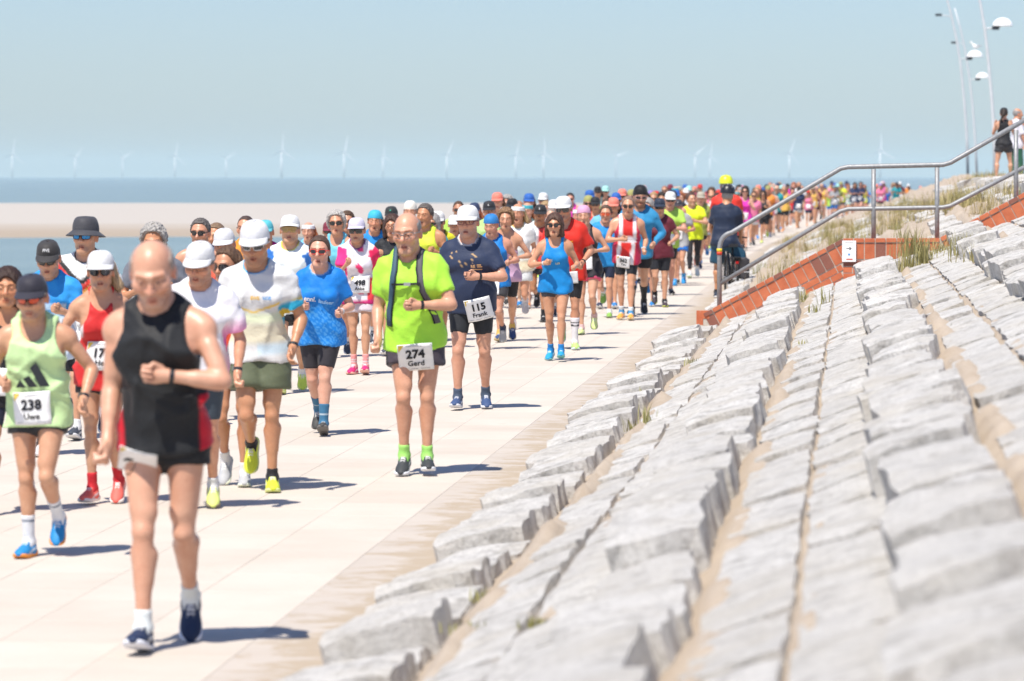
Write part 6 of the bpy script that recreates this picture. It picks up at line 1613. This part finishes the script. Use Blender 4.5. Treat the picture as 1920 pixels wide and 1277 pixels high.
for k, (sex, kind, legs, arms, bot, blen) in enumerate((
        ('m', 'tee', RUN_A, (ELB, LOW), 'loose', .21), ('m', 'tee', KICK_L, (ELB, ELB), 'loose', .21), ('m', 'singlet', KICK_R, (UPP, ELB), 'loose', .17), ('f', 'tee', KICK_R, (ELB, ELB), 'tight', .30),
        ('f', 'singlet', RUN_B, (ELB, UPP), 'loose', .16), ('f', 'singlet', KICK_L, (LOW, ELB), 'tight', .30), ('m', 'tee', DRIVE_R, (ELB, CROSS), 'tight', .30), ('f', 'tee', DRIVE_L, (CROSS, ELB), 'loose', .20))):
    TEMPL.append(dict(label='template', x=1300, fy=480, top=365, sex=sex, legs=legs, arms=arms, h=LOD, top_=dict(kind=kind, col=WHITE, neck='scoop' if kind == 'singlet' else 'crew', amp=.006), bot=dict(kind=bot, len=blen, col=BLACK), sock=None, hair=None, girth=1.0 + .04 * (k % 3), seed=k + 1))
used = set()
def crowd(x, top, fy=None, shirt=None, hat=None, short=None, sex=None, H=None, Y=None, girth=1.0):
    H = H or CR.uniform(1.66, 1.80)
    hat = hat or CR.choice(list(HATS)); shirt = shirt or CR.choice(list(COLS)); short = short or CR.choice(['black', 'black', 'navy', 'grey', 'white', 'blue'])
    for _ in range(400):
        if (shirt, hat, short) not in used: break
        short = CR.choice(list(SH)) ; hat = CR.choice(list(HATS)) if _ > 6 else hat
    used.add((shirt, hat, short))
    if sex is None: sex = CR.choice('mf')
    if Y is None:
        if fy: Y = pix_z(x, fy, 0).y
        else: Y = min(205, max(60, (CAM_Z - H) * FPX / max(4, top - 330)))
    zt = pix_y(x, top, Y).z
    cand = [t for t in TEMPL if t['sex'] == sex]; t = CR.choice(cand)
    first = 'obj' not in t
    if first: person(t); t['obj']['label'] = ''
    src = t['obj']
    if first: root = src
    else:
        root = src.copy(); COL.objects.link(root)
        for ch in list(src.children):
            if ch.name.split('.')[0] in ('hair', 'cap', 'headband', 'headscarf'): continue
            c = ch.copy(); COL.objects.link(c); c.parent = root
            for g in ch.children:
                d = g.copy(); COL.objects.link(d); d.parent = c
    s = min(1.10, max(.86, zt / (t['fig'].top + .012)))
    p = pix_y(x, 400, Y)
    root.location = (p.x, Y, 0); root.scale = (s * girth, s * girth, s); root.rotation_euler = (0, 0, rad(CR.uniform(-7, 7)))
    sk = CR.choice([PALE, PINK, TAN, TAN, BROWN]); root.color = (*[v * CR.uniform(.94, 1.04) for v in sk], 1)
    shoe_c = CR.choice([(.7, .7, .7), (.03, .04, .08), (.62, .10, .06), (.55, .7, .1), (.03, .2, .5), (.03, .03, .03), (.75, .3, .1)])
    for ch in root.children:
        n = ch.name.split('.')[0]
        if n in ('running_shirt', 'running_vest'): ch.data.materials[0] = MATS['plain_cloth']; ch.color = (*COLS[shirt], 1)
        elif n in ('running_shorts',): ch.data.materials[0] = MATS['plain_cloth']; ch.color = (*SH[short], 1)
        elif n == 'shoe':
            ch.color = (*shoe_c, 1)
            for g in ch.children: g.color = (.7, .7, .68, 1)
    HM = t['fig'].head_M()
    if HATS[hat]:
        kind, c = HATS[hat]; ms = shared('cap', kind); o = add({'cap': 'cap', 'beanie': 'cap', 'band': 'headband', 'bandana': 'headscarf'}[kind], ms['crown'], root, c, HM)
        for k, m in ms.items():
            if k != 'crown': add(k, m, o, c)
        add('hair', shared('hair', 'under' if sex == 'm' else 'loose'), root, CR.choice(list(HAIRC.values())), HM)
    elif hat in HAIRC: add('hair', shared('hair', CR.choice(['short', 'crop']) if sex == 'm' else CR.choice(["pony", "bob", "curly", "long"])), root, HAIRC[hat], HM)
    else: add('hair', shared('hair', 'sides'), root, (.3, .27, .25), HM)
    if CR.random() < .42:
        ms = shared('eye', 'sun'); o = add('sunglasses', ms['frame'], root, BLACK, HM); add('lens', ms['lens'], o, (.012, .012, .014))
    if CR.random() < .5:
        f = t.get('bibf')
        if f is None:
            sh, so, _, _ = clothes(t['fig'], t, .02); pf = plate_on(t['fig'], lambda q: np.minimum(sh(q), so(q)), 0, .04, .22, .19, gap=.01); f = t['bibf'] = plate_mesh('race_bib', pf, .22, .19, MATS['bib_paper'], 4, 3)
        add('race_bib', f, root)
    art = 'runner in %s %s, %s and %s shorts in the far crowd' % (shirt, 'vest' if t['top_']['kind'] == 'singlet' else 'shirt', hat, short)
    tag(root, art, 'person', 'runners in the far crowd')
    return root

# people picked out in the photograph
for a in ((893, 381, None, 'grey', 'navy cap'), (944, 389, None, 'pink', 'white cap', 'black', 'f'), (966, 373, None, 'navy', 'black cap'), (988, 380, None, 'mint', 'teal headband', None, 'f'), (1017, 362, None, 'orange', 'white cap', 'black', 'm'), (1041, 375, None, 'white', 'white cap'), (581, 434, 640, 'light blue', 'white headband', 'navy', 'f'), (655, 396, 640, 'navy', 'brown hair', 'grey', 'm'), (852, 404, 628, 'lilac', 'white cap', 'black', 'f'), (808, 400, 640, 'teal', 'grey hair', 'navy', 'f'), (620, 418, 640, 'black', 'maroon cap', 'navy', 'm'), (862, 377, None, 'lime', 'brown hair', 'black', 'm'),
          (1085, 389, None, 'white', 'white headband', None, 'f'), (1100, 368, None, 'olive', 'grey and yellow cap', 'black', 'm'), (1119, 370, None, 'red', 'black cap'), (1135, 372, None, 'light blue', 'brown hair'), (1148, 371, None, 'white', 'salmon cap'), (1157, 362, None, 'royal blue', 'blue cap', 'navy', 'm'), (1168, 358, None, 'light blue', 'purple headscarf'), (1206, 361, None, 'gold', 'dark hair', None, 'f'), (1221, 360, None, 'yellow', 'blond hair'), (1238, 362, None, 'teal', 'dark hair', 'black', 'f'),
          (1216, 372, None, 'lime', 'grey hair'), (1252, 360, None, 'lime', 'white cap', 'black', 'm'), (1263, 357, None, 'white', 'navy cap', 'black', 'm'), (1284, 353, None, 'white', 'white cap', 'grey'), (1303, 351, None, 'grey', 'bald head', 'black', 'm'), (1310, 360, 505, 'olive', 'beige cap', 'black', 'm'), (1320, 362, 495, 'white', 'salmon cap', 'black', 'm'), (1333, 352, None, 'maroon', 'brown hair'), (1345, 356, None, 'white', 'red cap'), (1388, 352, None, 'pink', 'grey hair'), (1396, 349, 470, 'magenta', 'dark hair', 'white', 'f'), (1416, 351, 452, 'gold', 'blond hair', 'white', 'f'), (1433, 357, 456, 'black', 'dark hair', 'black', 'f'),
          (1439, 346, None, 'grey', 'black cap', None, 'm'), (1447, 351, 442, 'white', 'salmon cap', 'navy', 'm'), (1461, 348, 430, 'yellow', 'brown hair', 'black', 'm'), (1473, 351, 432, 'white', 'red hair', 'white', 'f'), (1486, 353, 427, 'red', 'dark hair', 'black'), (1498, 341, 426, 'white', 'bald head', 'black', 'm'), (1516, 356, 424, 'pink', 'red cap', 'navy', 'f'), (1529, 348, 421, 'maroon', 'grey hair', 'black', 'm'), (1541, 344, 416, 'black', 'blue cap', 'black', 'm'), (1556, 356, 414, 'lime', 'pink cap', 'blue', 'f'), (1573, 351, 408, 'olive', 'dark hair', 'grey', 'm'),
          (1588, 362, 408, 'mint', 'red hair', 'white', 'f'), (1598, 348, 406, 'pink', 'white cap', 'navy', 'f'), (1610, 357, 405, 'white', 'white cap', 'navy', 'f'), (1624, 352, 404, 'royal blue', 'mint cap', 'black', 'm'), (1650, 353, 402, 'white', 'white cap', 'black', 'm'), (1661, 355, 402, 'royal blue', 'red hair', 'black', 'm'), (1701, 345, 399, 'orange', 'white cap', 'grey', 'f'), (1726, 351, 398, 'pink', 'salmon cap', 'black', 'f')):
    crowd(*a)
# the ranks between and behind them
for i in range(104):
    Y = 62 + 158 * (i / 104.0) ** .95 + CR.uniform(-2, 2)
    for _ in range(30):
        X = CR.uniform(-6.6, -2.95) + curve_x(Y); u, v, _d = to_px((X, Y, 1.7))
        if not (1305 < u < 1372 and Y < 80): break
    H = CR.uniform(1.60, 1.82)
    crowd(u, to_px((X, Y, H))[1], None, Y=Y, H=H)
